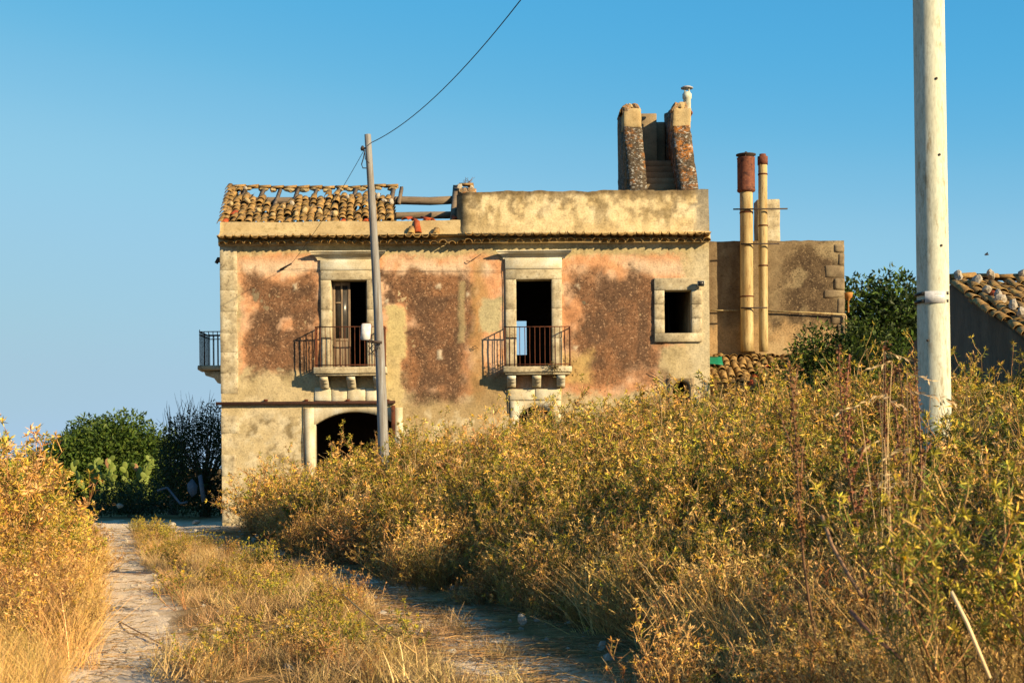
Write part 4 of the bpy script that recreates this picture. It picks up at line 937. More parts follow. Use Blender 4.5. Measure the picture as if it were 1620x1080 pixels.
# ------------------------------------------------------------------ vegetation
def hsvj(c, n, v=.25, rng=RNG):
    c = np.asarray(c, float); return c[None]*(1+(rng.random((n, 1))-.5)*2*v)*(1+(rng.random((n, 3))-.5)*.12)
def tree(name, base, h, rx, ry, rz, zc, nl, ll, cols, label, seed, group=None, lobes=26, droop=.3, trunk_r=.16, cat='tree'):
    rng = np.random.default_rng(seed); root = thing(name, base, label, cat, group); b0 = Vector(base)
    mb = MB(); c0 = b0+Vector((0, 0, zc)); ends = []
    mb.tube([b0+Vector((0, 0, -.2)), b0+Vector((.1, 0, zc*.3)), b0+Vector((0, .1, zc*.7))], [trunk_r*1.3, trunk_r, trunk_r*.8], 8)
    cl = []
    for i in range(lobes):
        z_ = 1-2*(i+.5)/lobes; a = i*2.39996+rng.random()*.6; rr = math.sqrt(1-z_*z_); k = .72+.28*rng.random()
        p = c0+Vector((rx*rr*math.cos(a)*k, ry*rr*math.sin(a)*k, rz*z_*k)); p.z = max(p.z, b0.z+.25); cl.append(p)
        mid = lerp(b0+Vector((0, .1, zc*.6)), p, .5)+Vector((0, 0, -.1*rz)); mb.tube([b0+Vector((0, .1, zc*.65)), mid, p], [trunk_r*.5, trunk_r*.3, trunk_r*.1], 5)
    mb.build('trunk', M['bark'], root, usecol=False)
    mb = MB(); per = nl//lobes; s_ = (rx*ry*rz)**(1/3)
    for i, p in enumerate(cl):
        u = rng.normal(size=(per, 3)); u /= np.linalg.norm(u, axis=1, keepdims=True); rad = rng.random((per, 1))**.45
        pos = np.array(p)+u*rad*np.array([rx, ry, rz])*.42*(.8+.4*rng.random()); d = u*.8+np.array([0, 0, -droop])+rng.normal(size=(per, 3))*.55
        keep = pos[:, 2] > b0.z+.1; pos = pos[keep]; d = d[keep]; n_ = len(pos)
        c_ = np.asarray(cols)[rng.integers(0, len(cols), n_)]*(1+(rng.random((n_, 1))-.5)*.5)*(.85+.3*rng.random())
        mb.leaves(pos, d, ll*(.7+.6*rng.random(n_)), ll*.42, c_)
    mb.build('crown', M['leaf'], root); return root
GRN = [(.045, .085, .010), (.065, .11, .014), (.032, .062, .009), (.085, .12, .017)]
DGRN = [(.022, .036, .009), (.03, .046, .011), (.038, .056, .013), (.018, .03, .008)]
bs = P(172, 700, 70); tree('round_tree', (bs.x, 70, 0), 4, 3.15, 2.4, 1.95, 1.75, 34000, .23, GRN, 'dense round green tree left of the house, behind the prickly pear', 1, lobes=34)
bs = P(95, 700, 70); tree('round_tree', (bs.x-2.5, 73, 0), 4, 2.4, 2.2, 1.2, 1.2, 6000, .16, GRN, 'low green tree partly hidden behind the golden bushes at the left', 21, lobes=22)
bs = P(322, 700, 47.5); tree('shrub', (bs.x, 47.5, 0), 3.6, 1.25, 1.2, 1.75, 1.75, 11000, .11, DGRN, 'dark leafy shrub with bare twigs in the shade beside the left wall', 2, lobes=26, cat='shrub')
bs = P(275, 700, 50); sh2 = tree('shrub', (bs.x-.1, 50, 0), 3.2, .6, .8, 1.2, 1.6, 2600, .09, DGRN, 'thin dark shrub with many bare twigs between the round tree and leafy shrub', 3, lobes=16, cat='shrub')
mb = MB()
for i in range(70):
    p = P(R(262, 350), R(650, 690), 48.5+R(-1, 1.5)); q = p+Vector((R(-.35, .25), R(-.1, .1), R(.4, .9))); mb.tube([p-Vector((0, 0, .6)), lerp(p, q, .5)+Vector((R(-.1, .1), 0, 0)), q], [.012, .008, .003], 4, (.06, .045, .035))
mb.build('bare_twigs', M['straw'], sh2)
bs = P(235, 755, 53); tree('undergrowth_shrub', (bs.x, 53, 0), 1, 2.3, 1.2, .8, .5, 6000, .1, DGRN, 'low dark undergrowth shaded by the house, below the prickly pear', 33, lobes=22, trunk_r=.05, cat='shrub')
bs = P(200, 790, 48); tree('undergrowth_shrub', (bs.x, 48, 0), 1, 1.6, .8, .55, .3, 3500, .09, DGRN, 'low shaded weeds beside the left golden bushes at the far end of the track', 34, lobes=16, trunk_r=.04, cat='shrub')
# trees on the right behind the annex
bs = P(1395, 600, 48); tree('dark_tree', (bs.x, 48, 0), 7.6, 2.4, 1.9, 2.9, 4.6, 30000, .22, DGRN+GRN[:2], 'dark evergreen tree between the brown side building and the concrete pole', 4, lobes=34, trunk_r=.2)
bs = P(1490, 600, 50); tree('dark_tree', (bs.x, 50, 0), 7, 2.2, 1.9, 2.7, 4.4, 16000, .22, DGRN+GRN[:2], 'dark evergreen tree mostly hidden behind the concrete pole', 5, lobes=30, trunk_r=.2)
bs = P(1334, 620, 38.6); tree('climbing_shrub', (bs.x, 38.6, 0), 4, 1.9, 1.0, 2.3, 2.9, 26000, .14, GRN+DGRN[:2], 'leafy green shrub spilling over the right end of the lean-to roof', 6, lobes=28, trunk_r=.08, cat='shrub')
bs = P(1290, 610, 39.3); tree('climbing_shrub', (bs.x, 39.3, 0), 3, 1.0, .7, 1.0, 3.3, 7000, .13, GRN+DGRN[:2], 'small leafy green shrub on the lean-to tiles left of the larger one', 7, lobes=16, trunk_r=.06, cat='shrub')
# prickly pear
M['cactus'] = mottled('cactus_pad', (.10, .15, .025), (.13, .17, .03), (.17, .18, .04), 3, 20, .6, .004, rnd=.25)
M['cactusdry'] = mottled('dry_cactus_pad', (.24, .12, .05), (.28, .16, .08), None, 3, 20, .8, .004)
bm = bmesh.new(); bmesh.ops.create_uvsphere(bm, u_segments=12, v_segments=8, radius=1)
for v_ in bm.verts: v_.co = Vector((v_.co.x*(.72+.28*(v_.co.z*.5+.5)), v_.co.y*.13, v_.co.z+1))
PAD = bpy.data.meshes.new('pad'); bm.to_mesh(PAD); bm.free(); PAD.materials.append(M['cactus'])
for po in PAD.polygons: po.use_smooth = True
PADD = PAD.copy(); PADD.materials.clear(); PADD.materials.append(M['cactusdry'])
def cactus(px0, px1, pyb, d, n, seed, label):
    random.seed(seed); b0 = P((px0+px1)/2, 780, d); root = thing('prickly_pear', (b0.x, d, 0), label, 'cactus')
    for i in range(n):
        px = px0+(px1-px0)*(i+.5)/n; z_ = 0; x = P(px, 740, d).x; y = d+R(-.5, .5); ang = R(-.25, .25)
        nl_ = 5
        for k in range(nl_):
            s_ = R(.18, .25)*(1 if k else 1.1); dry = k == nl_-1 and R(0, 1) < .22
            ob('pad', PADD if dry else PAD, root, (x, y, z_), (R(-.25, .25), ang, R(-.7, .7)), (s_*.75, s_*.75, s_))
            if k > 1:
                an2 = ang+random.choice((-1, 1))*R(.6, 1.2); ob('pad', PAD, root, (x+math.sin(ang)*s_, y-.03, z_+s_*1.3*math.cos(ang)), (R(-.3, .3), an2, R(-.8, .8)), (s_*.6, s_*.6, s_*.8))
            x += 2*s_*math.sin(ang)*.9; z_ += 2*s_*math.cos(ang)*.92; ang = ang*.5+R(-.5, .5)
cactus(134, 176, 760, 64.5, 4, 3, 'prickly pear cactus with upright green pads, nearest the golden bushes'); cactus(182, 238, 760, 64, 5, 4, 'prickly pear cactus with some brown dried pads, right of the other one')
random.seed(77)
# rubbish in the shade of the house
def slab(name, pts, th, mat, label, cat):
    mb = MB(); mb.ext(pts, (0, th, .0)); return tag(mb.build(name, mat, usecol=False), label, cat)
slab('leaning_board', [P(313, 752, 45), P(319, 750, 45), P(326, 792, 44.5), P(319, 794, 44.5)], .05, M['debris'], 'narrow pale board leaning upright in the shade near the left wall', 'board')
slab('crumpled_sheet', [P(296, 765, 45.5), P(304, 757, 45.5), P(312, 768, 45.4), P(311, 780, 45.2), P(303, 786, 45.2), P(297, 776, 45.4)], .06, M['debris'], 'crumpled grey sheet lying in the shade left of the leaning board', 'sheet')
mb = MB(); mb.tube([P(249, 776, 46), P(265, 771, 46), P(285, 796, 45.6), P(296, 794, 45.4)], .04, 6); tag(mb.build('bent_pipe', M['debris'], usecol=False), 'bent pale pipe lying in the shade among weeds', 'pipe')
for i, (px, py, l) in enumerate(((310, 826, 'small white rubble stone at the shade edge, near the house corner'), (272, 829, 'small white rubble stone at the shade edge in the middle of the track end'), (190, 800, 'tiny white rubbish scrap in the shade beside the left bushes'))):
    ob_ = ob('rubble_stone', rock_mesh('rubble_stone', 60+i), None, P(px, py, 41 if i < 2 else 45), (0, 0, i), (.12, .1, .07)); tag(ob_, l, 'stone')

# ---- scattered ground cover: templates + geometry-node instances
def template_collection(name, meshes):
    c_ = bpy.data.collections.new(name)
    for i, me in enumerate(meshes): o_ = bpy.data.objects.new('%s_%02d' % (name, i), me); c_.objects.link(o_)
    return c_
def scatter(name, label, cat, coll, n_t, pos, rot, scl):
    me = bpy.data.meshes.new(name); me.vertices.add(len(pos)); me.vertices.foreach_set('co', np.asarray(pos, np.float32).ravel())
    a = me.attributes.new('rot', 'FLOAT_VECTOR', 'POINT'); a.data.foreach_set('vector', np.asarray(rot, np.float32).ravel())
    a = me.attributes.new('scl', 'FLOAT_VECTOR', 'POINT'); a.data.foreach_set('vector', np.asarray(scl, np.float32).ravel())
    a = me.attributes.new('idx', 'INT', 'POINT'); a.data.foreach_set('value', RNG.integers(0, n_t, len(pos)).astype(np.int32))
    o_ = ob(name, me); ng = bpy.data.node_groups.new(name, 'GeometryNodeTree')
    ng.interface.new_socket('Geometry', in_out='INPUT', socket_type='NodeSocketGeometry'); ng.interface.new_socket('Geometry', in_out='OUTPUT', socket_type='NodeSocketGeometry')
    gi = ng.nodes.new('NodeGroupInput'); go = ng.nodes.new('NodeGroupOutput'); ci = ng.nodes.new('GeometryNodeCollectionInfo'); ip = ng.nodes.new('GeometryNodeInstanceOnPoints')
    ci.inputs['Collection'].default_value = coll; ci.inputs['Separate Children'].default_value = True; ci.inputs['Reset Children'].default_value = True
    ip.inputs['Pick Instance'].default_value = True
    def na(t, n_):
        q = ng.nodes.new('GeometryNodeInputNamedAttribute'); q.data_type = t; q.inputs['Name'].default_value = n_; return [s for s in q.outputs if s.enabled][0]
    er = ng.nodes.new('FunctionNodeEulerToRotation'); ng.links.new(na('FLOAT_VECTOR', 'rot'), er.inputs[0]); ng.links.new(er.outputs[0], ip.inputs['Rotation'])
    ng.links.new(na('FLOAT_VECTOR', 'scl'), ip.inputs['Scale']); ng.links.new(na('INT', 'idx'), ip.inputs['Instance Index'])
    ng.links.new(gi.outputs[0], ip.inputs['Points']); ng.links.new(ci.outputs[0], ip.inputs['Instance']); ng.links.new(ip.outputs[0], go.inputs[0])
    md = o_.modifiers.new('scatter', 'NODES'); md.node_group = ng
    o_['kind'] = 'stuff'; o_['label'] = label; o_['category'] = cat; return o_
def thistle_mesh(seed, green=.3, h=1.25, stems=10, nb=8, dens=1.0, leafL=.062, tmin=.28, lw=.0125, twig=0.0):
    """one spiny bush: leaning stems, side branches, narrow leaves and star-shaped tips; twig = share of bare dry branches"""
    rng = np.random.default_rng(seed); mb = MB()
    GOLD = np.array([.57, .33, .06]); GR = np.array([.115, .14, .02]); YG = np.array([.46, .36, .04]); BR = np.array([.21, .095, .03]); TAN = np.array([.58, .37, .13])
    for s_ in range(stems):
        az = rng.random()*6.283; tl = abs(rng.normal())*.45+.06; ln = h*(.6+.55*rng.random()); n = 6
        pts = [Vector((0, 0, -.05))+Vector((math.cos(az), math.sin(az), 0))*.10*rng.random()]; d = Vector((math.sin(tl)*math.cos(az), math.sin(tl)*math.sin(az), math.cos(tl)))
        for k in range(n): d = (d+Vector(rng.normal(size=3))*.12+Vector((0, 0, .05))).normalized(); pts.append(pts[-1]+d*ln/n)
        mb.tube(pts, [.007-.0008*k for k in range(n+1)], 3, BR*.8+TAN*.55*rng.random(), cap=False)
        for b_ in range(nb):
            t = tmin+(1-tmin)*rng.random()**.75; f = t*n; i = min(int(f), n-1); p = pts[i].lerp(pts[i+1], f-i)
            a2 = rng.random()*6.283; bd = (Vector((math.cos(a2), math.sin(a2), .35+.7*rng.random()))*.8+d*.5).normalized(); bl_ = (.12+.26*rng.random())*(1.25-.5*t)
            q1 = p+bd*bl_*.5; bd2 = (bd+Vector(rng.normal(size=3))*.18+Vector((0, 0, .22))).normalized(); q2 = q1+bd2*bl_*.5
            dry = rng.random() < twig
            mb.tube([p, q1, q2], [.0042, .0035, .002], 3, (BR+(TAN-BR)*rng.random())*(1.1 if dry else .9), cap=False)
            kind = rng.random(); hz = q2.z/h
            if dry or hz < .42: base = BR; tip = (TAN if dry else GOLD*.7)
            elif kind < green*(.45+hz*.75): base = GR; tip = YG*.8
            elif kind < green+.40: base = GOLD; tip = TAN
            elif kind < green+.58: base = YG; tip = GOLD
            else: base = BR; tip = GOLD
            m_ = int((2 if dry else 8)*dens); tt_ = rng.random(m_); pa = np.array(p)[None]*(1-tt_[:, None])+np.array(q2)[None]*tt_[:, None]
            dd = rng.normal(size=(m_, 3))+np.array(bd2)*.7
            mb.leaves(pa, dd, leafL*(.6+.7*rng.random(m_)), lw, hsvj(base, m_, .45, rng))
            m_ = int((4 if dry else 9)*dens); dd = rng.normal(size=(m_, 3))*.75+np.array(bd2)*.45
            mb.leaves(np.repeat(np.array(q2)[None], m_, 0), dd, leafL*(.6+.55*rng.random(m_)), lw*.95, hsvj(tip, m_, .35, rng))
            if not dry and rng.random() < .06: mb.leaves([tuple(q2)]*4, rng.normal(size=(4, 3))*.5+np.array(bd2), .022, .02, np.array([.75, .48, .01]))
    return mb.mesh('thistle', M['thistle'])
def grass_mesh(seed, n=55, h=.42, spread=.14, col=(.55, .36, .13), heads=.25, bend=.35):
    rng = np.random.default_rng(seed); mb = MB(); col = np.asarray(col)
    for i in range(n):
        az = rng.random()*6.283; r0 = spread*math.sqrt(rng.random()); p = np.array([r0*math.cos(az), r0*math.sin(az), -.02]); a2 = rng.random()*6.283; tl = abs(rng.normal())*bend
        ln = h*(.45+.75*rng.random()); d = np.array([math.sin(tl)*math.cos(a2), math.sin(tl)*math.sin(a2), math.cos(tl)]); side = np.cross(d, rng.normal(size=3)); side /= np.linalg.norm(side); w = .003+.003*rng.random()
        c_ = col*(.65+.6*rng.random())*np.array([1, .9+.15*rng.random(), .8+.35*rng.random()]); V = []; k = 4
        for j in range(k):
            f = j/(k-1); q = p+d*ln*f+np.array([math.cos(a2), math.sin(a2), -.35])*ln*.22*f*f; ww = w*(1-.8*f); V += [q-side*ww, q+side*ww]
        mb.add(V, [(2*j, 2*j+1, 2*j+3, 2*j+2) for j in range(k-1)], None, c_)
        if rng.random() < heads:
            m_ = 5; tip = V[-1]; mb.leaves(np.array([tip-d*.012*q for q in range(m_)]), np.tile(d, (m_, 1))+rng.normal(size=(m_, 3))*.5, .022, .005, hsvj(col*1.1, m_, .2, rng))
    return mb.mesh('grass', M['straw'])
def merged(meshes, k, rad, seed, nm='patch'):
    """several plants standing together as one template"""
    rng = np.random.default_rng(seed); V = []; F = []; C = []; T = []; n0 = 0
    for i in range(k):
        me = meshes[int(rng.integers(0, len(meshes)))]; nv = len(me.vertices); co = np.empty(nv*3, np.float32); me.vertices.foreach_get('co', co); co = co.reshape(-1, 3)
        cc = np.empty(nv*4, np.float32); me.color_attributes['Col'].data.foreach_get('color', cc); cc = cc.reshape(-1, 4)[:, :3]
        li = np.empty(len(me.loops), np.int32); me.loops.foreach_get('vertex_index', li); lt = np.empty(len(me.polygons), np.int32); me.polygons.foreach_get('loop_total', lt)
        assert (lt == 4).all()
        a = rng.random()*6.283; sc = .6+.5*rng.random(); rr = rad*math.sqrt((i+.5*rng.random())/k); an = i*2.4+rng.random()
        c_, s_ = math.cos(a)*sc, math.sin(a)*sc; tx, ty = rng.normal(size=2)*.13
        X = co[:, 0]*c_-co[:, 1]*s_+co[:, 2]*tx; Y = co[:, 0]*s_+co[:, 1]*c_+co[:, 2]*ty
        V.append(np.stack([X+rr*math.cos(an), Y+rr*math.sin(an), co[:, 2]*sc], -1)); F.append(li.reshape(-1, 4)+n0); C.append(cc*(.72+.5*rng.random())*np.array([1, .94+.14*rng.random(), 1])); n0 += nv
    return mesh_fast(nm, np.concatenate(V), [np.concatenate(F)], np.concatenate(C), meshes[0].materials[0])
TH0 = [thistle_mesh(100+i, (.28, .42, .6)[i % 3], stems=8+i % 3, twig=.2, leafL=.07, lw=.0155) for i in range(8)]
THD0 = [thistle_mesh(300+i, .08, h=.95, stems=16, nb=7, twig=.8, tmin=.12) for i in range(5)]
GR0 = [grass_mesh(400+i, 30, .40, .20, ((.46, .32, .12), (.27, .17, .07), (.52, .37, .16))[i % 3], .25, .55) for i in range(6)]
GRT0 = [grass_mesh(450+i, 34, .85, .16, (.56, .37, .13), .45, .3) for i in range(5)]
TH = template_collection('thistle_template', [merged(TH0, 4, .5, 10+i) for i in range(7)])
THT = template_collection('leggy_thistle_template', [thistle_mesh(250+i, .45, h=1.75, stems=3, nb=9, tmin=.5) for i in range(5)])
THN = [thistle_mesh(280+i, .95, h=1.5, stems=9, nb=11, dens=1.5, leafL=.05, lw=.009, tmin=.42) for i in range(4)]
THG = template_collection('green_thistle_template', [thistle_mesh(200+i, .75, dens=1.3) for i in range(4)])
THD = template_collection('brown_thistle_template', [merged(THD0, 4, .4, 30+i) for i in range(5)])
THDS = template_collection('dry_stem_template', THD0)
GR = template_collection('grass_template', [merged(GR0, 6, .38, 50+i) for i in range(6)])
GRT = template_collection('tall_grass_template', [merged(GRT0, 5, .36, 70+i) for i in range(5)])
def pts_in(n, fx, seed, mind=0):
    rng = np.random.default_rng(seed); o_ = []; A_ = np.empty((n, 2)); tries = 0
    while len(o_) < n:
        c_ = fx(rng); tries += 1
        if c_ is None: continue
        if mind and len(o_) and tries < n*14 and np.min(np.sum((A_[:len(o_)]-np.array(c_))**2, 1)) < mind*mind: continue
        A_[len(o_)] = c_; o_.append(c_)
    return A_
def finish(P2, smin, smax, seed, tilt=.12, sfun=None, sink=0):
    rng = np.random.default_rng(seed); x, y = P2[:, 0], P2[:, 1]; n = len(x)
    pos = np.stack([x, y, ground_z(x, y)-sink], -1); rot = np.stack([rng.normal(size=n)*tilt, rng.normal(size=n)*tilt, rng.random(n)*6.283], -1)
    s_ = smin+(smax-smin)*rng.random(n)
    if sfun is not None: s_ = s_*sfun(x, y)
    return pos, rot, np.stack([s_]*3, -1)
def obstacle(x, y): return (abs(x-cbase.x) < .25 and abs(y-15) < .25) or (x > SX0-.3 and 17 < y < 28.3) or (y > LY0+.1 and x > XR-.1) or (y > 39.3 and XL < x < XR)
def f_right(rng):
    y = 8.6+(38.6-8.6)*rng.random()**1.25; x0 = edgex(y)+.15; x1 = .40*y+1.6; x = x0+(x1-x0)*rng.random()
    if obstacle(x, y): return None
    if y < 11.5 and x < 3.4: return None
    return (x, y)
def s_right(x, y): return (np.interp(y, [8, 14, 20, 26, 36], [.44, .62, .80, 1.0, 1.14])+np.interp(y, [8, 14, 20, 26, 36], [.46, .38, .24, .08, .0])*sst(0.0, 3.0, x-edgex(y)))*(1.0+.3*(fbm(x*.8, y*.8, 200)-.5)*2)*np.interp(y, [8, 14, 24, 30, 36], [.85, .93, .98, 1.0, 1.0])
P2 = pts_in(330, f_right, 1, .55); scatter('thistle_thicket', 'golden green thistle thicket covering the bank in front of the house', 'thistles', TH, 7, *finish(P2, .9, 1.25, 2, .14, s_right))
P2 = pts_in(260, f_right, 3); scatter('green_thistle_patches', 'greener thistles growing among the golden thicket', 'thistles', THG, 4, *finish(P2, .9, 1.3, 4, .14, s_right))
P2 = pts_in(230, f_right, 33); scatter('leggy_thistles', 'taller thistle sprigs sticking out above the thicket', 'thistles', THT, 5, *finish(P2, .8, 1.1, 34, .12, s_right))
P2 = pts_in(200, f_right, 35, .6); scatter('brown_thistle_stems', 'dry brown thistle stems under the golden thicket', 'thistles', THD, 5, *finish(P2, .7, 1.1, 36, .2, s_right))
def stalk_mesh(seed):
    rng = np.random.default_rng(seed); mb = MB()
    for i in range(6):
        p = Vector((rng.normal()*.25, rng.normal()*.25, -.05)); h = 1.0+.7*rng.random(); d = Vector((rng.normal()*.22, rng.normal()*.22, 1)).normalized(); c_ = np.array([.52, .37, .17])*(.45+.7*rng.random())
        pts = [p+d*h*t+Vector((rng.normal()*.02, rng.normal()*.02, 0)) for t in np.linspace(0, 1, 6)]; mb.tube(pts, [.007-.0008*k for k in range(6)], 4, c_, cap=False)
        for k in range(7):
            t = .45+.55*rng.random(); q = p+d*h*t; e = q+Vector((rng.normal()*.12, rng.normal()*.12, .05+.12*rng.random())); mb.tube([q, e], [.0035, .002], 3, c_, cap=False)
            m_ = 5; mb.leaves(np.tile(np.array(e), (m_, 1)), rng.normal(size=(m_, 3)), .03, .012, hsvj(c_*.8, m_, .3, rng))
    return mb.mesh('stalk', M['straw'])
STK = template_collection('stalk_template', [stalk_mesh(900+i) for i in range(5)])
P2 = pts_in(300, f_right, 81); scatter('dead_stalks', 'bare pale dead stalks standing in the thicket', 'dry stalks', STK, 5, *finish(P2, .75, 1.1, 82, .15, s_right))
BRM = template_collection('bramble_template', [thistle_mesh(950+i, 1.6, h=1.15, stems=9, nb=8, leafL=.075, lw=.034) for i in range(4)])
def f_bramble(rng):
    q = f_right(rng)
    return None if q is None or float(fbm(q[0]*.45, q[1]*.3, 260)) < .56 else q
P2 = pts_in(110, f_bramble, 83); scatter('bramble_patches', 'dark green broader-leaved brambles in patches of the thicket', 'brambles', BRM, 4, *finish(P2, .85, 1.15, 84, .15, s_right))
def f_edge(rng):
    y = 8+28*rng.random()**1.3; x = edgex(y)+rng.normal()*.45+.65; return None if obstacle(x, y) else (x, y)
P2 = pts_in(190, f_edge, 5, .3); scatter('brown_thistle_fringe', 'dry brown thistle stems along the foot of the thicket', 'thistles', THD, 5, *finish(P2, .45, .9, 6, .3))
def f_left(rng):
    y = 13.5+17*rng.random(); x1 = lrx(y)-1.2-.4*sst(16, 13, y); x0 = -.40*y-1.5; x = x0+(x1-x0)*rng.random()
    return (x, y)
def s_left(x, y): return (.5+.55*sst(.9, 2.6, lrx(y)-x))*np.interp(y, [13, 15, 18, 24, 31], [.65, 1.0, 1.3, 1.2, .9])
P2 = pts_in(110, f_left, 7, .5); scatter('left_thistle_thicket', 'golden thistle bushes on the left side of the track', 'thistles', TH, 7, *finish(P2, .9, 1.3, 8, .14, s_left))
def f_lfr(rng):
    y = 11.5+19*rng.random()**1.2; x = lrx(y)-.7-abs(rng.normal())*.6; return (x, y)
P2 = pts_in(90, f_lfr, 9, .3); scatter('left_thistle_fringe', 'dry straw-coloured thistle stems at the foot of the left bushes', 'thistles', THD, 5, *finish(P2, .4, .75, 10, .35))
# grass on the middle strip, left verge and bank foot
def f_mid(rng):
    y = 7+31*rng.random()**1.35; a, b_ = lrx(y)+.5, rrx(y)-.75; x = a+(b_-a)*rng.random(); w = float(dirtmask(np.array([x]), np.array([y]))[0])
    return None if w > .5 or float(fbm(x*1.1, y*.7, 210)) < .44+.1*rng.random() else (x, y)
P2 = pts_in(520, f_mid, 11, .18); scatter('dry_grass_strip', 'dry straw grass on the strip between the wheel ruts', 'grass', GR, 6, *finish(P2, .4, 1.0, 12, .25, lambda x, y: (.25+1.2*fbm(x*1.3, y*.9, 215))*np.interp(y, [18, 28, 38], [1, .75, .4])))
def f_lv(rng):
    y = 7.5+22*rng.random()**1.6; x = lrx(y)-.45-abs(rng.normal())*1.3; return (x, y)
P2 = pts_in(330, f_lv, 13, .15); scatter('left_verge_grass', 'tall golden straw grass on the left verge of the track', 'grass', GRT, 5, *finish(P2, .35, .75, 14, .25))
def f_rv(rng):
    y = 5+12*rng.random()**1.1; x = edgex(y)+.0+abs(rng.normal())*(1.5 if y < 12 else .8); return None if obstacle(x, y) else (x, y)
P2 = pts_in(620, f_rv, 15, .12); scatter('bank_straw_grass', 'dry straw grass on the near foot of the right bank', 'grass', GRT, 5, *finish(P2, .45, .95, 16, .25))
P2 = pts_in(90, f_mid, 61); scatter('dry_strip_stems', 'dry brown thistle stems standing in the grass strip', 'thistles', THDS, 5, *finish(P2, .2, .5, 62, .3, lambda x, y: np.interp(y, [18, 28, 38], [1, .7, .4])))
def f_any(rng):
    y = 7+32*rng.random()**1.3; x = lrx(y)-1.2+(edgex(y)+.6-lrx(y)+1.2)*rng.random(); return (x, y)
# straw litter lying on the ground, and pebbles
def litter_mesh(seed):
    rng = np.random.default_rng(seed); mb = MB()
    for i in range(26):
        p = Vector((rng.normal()*.22, rng.normal()*.22, .012+.02*rng.random())); a = rng.random()*6.283; l = .05+.2*rng.random(); mb.tube([p, p+Vector((math.cos(a)*l*.5, math.sin(a)*l*.5, .012*rng.random())), p+Vector((math.cos(a+.2)*l, math.sin(a+.2)*l, .0))], .0022, 3, np.array([.32, .20, .08])*(.5+rng.random()), cap=False)
    return mb.mesh('litter', M['straw'])
LT_ = template_collection('litter_template', [litter_mesh(500+i) for i in range(4)])
P2 = pts_in(480, f_any, 17); scatter('straw_litter', 'broken straw scattered over the track', 'straw', LT_, 4, *finish(P2, .7, 1.5, 18, .03))
PB = template_collection('pebble_template', [rock_mesh('pebble', 700+i, 1, .5) for i in range(4)])
P2 = pts_in(2600, f_any, 19); pos, rot, scl = finish(P2, .006, .03, 20, 1.0); scl = scl*np.array([1.2, 1, .6])*(RNG.random((len(P2), 1))**3*2.2+.4); scatter('pebbles', 'small pale pebbles strewn over the track', 'pebbles', PB, 4, pos, rot, scl)
def f_rut(rng):
    y = 8+26*rng.random()**1.3; return (float(rrx(y))+rng.normal()*.35, y)
P2 = pts_in(260, f_rut, 71); scatter('rut_straw', 'broken straw lying in the shaded right wheel rut', 'straw', LT_, 4, *finish(P2, .7, 1.5, 72, .03))
P2 = pts_in(22, f_rut, 73, .3); scatter('rut_grass', 'short dry grass tufts growing in the right wheel rut', 'grass', GR, 6, *finish(P2, .3, .65, 74, .2))
# small green weeds on the strip
THS = template_collection('weed_template', [thistle_mesh(600+i, .95, h=.5, stems=6, nb=5, leafL=.05) for i in range(3)])
P2 = pts_in(120, f_mid, 21); scatter('green_weeds', 'small green weeds among the dry grass of the track', 'weeds', THS, 3, *finish(P2, .35, .8, 22, .2))

# ---- single plants and stalks that stand out
def dock(px0, py0, px1, py1, d, label, seed, n=230):
    rng = np.random.default_rng(seed); tip = P(px1, py1, d); low = P(px0, py0, d); base = low+(low-tip)*.02; g_ = float(ground_z(base.x, base.y)); base = Vector((base.x, base.y, min(base.z, g_+.3)))
    root = thing('dock_stalk', (base.x, base.y, g_), label, 'dried plant', 'tall dried dock stalks on the right bank')
    pts = [lerp(base, tip, t)+Vector((.03*math.sin(t*5+seed), .02*math.cos(t*4), 0)) for t in np.linspace(0, 1, 9)]; mb = MB(); mb.tube([Vector((base.x+.01, base.y, g_-.1))]+pts, [.013]+[.012-.0011*k for k in range(9)], 6, (.17, .09, .045)); mb.build('stem', M['straw'], root)
    mb = MB(); spines = [(pts, .42, n)]
    for k in range(4):
        t = .45+.12*k; p = lerp(base, tip, t); q = p+Vector((R(-.12, .12), R(-.1, .1), R(.2, .34))); mb.tube([p, q], [.006, .003], 4, (.24, .12, .07)); spines.append(([p, lerp(p, q, .5), q], .15, n//4))
    for sp_, t0, m_ in spines:
        tt_ = t0+(1-t0)*rng.random(m_); f = tt_*(len(sp_)-1); pa = np.array([tuple(lerp(sp_[min(int(q), len(sp_)-2)], sp_[min(int(q), len(sp_)-2)+1], q-min(int(q), len(sp_)-2))) for q in f])+rng.normal(size=(m_, 3))*.010
        mb.leaves(pa, rng.normal(size=(m_, 3)), .018+.012*rng.random(m_), .014, hsvj((.17, .075, .03), m_, .4, rng), fold=.5)
    mb.build('seed_heads', M['straw'], root)['kind'] = 'stuff'
dock(1372, 760, 1328, 545, 9.0, 'tall red-brown dried dock stalk standing before the annex side of the dark tree', 1)
dock(1425, 740, 1394, 540, 9.2, 'tallest red-brown dried dock stalk just left of the concrete pole', 2)
dock(1300, 800, 1238, 566, 8.6, 'leftmost red-brown dried dock stalk, with a long leaning stem', 3, 260)
dock(1432, 700, 1418, 574, 9.5, 'shorter red-brown dried dock stalk touching the left edge of the concrete pole', 4, 160)
dock(1446, 720, 1450, 572, 9.7, 'short red-brown dried dock stalk in front of the concrete pole', 5, 160)
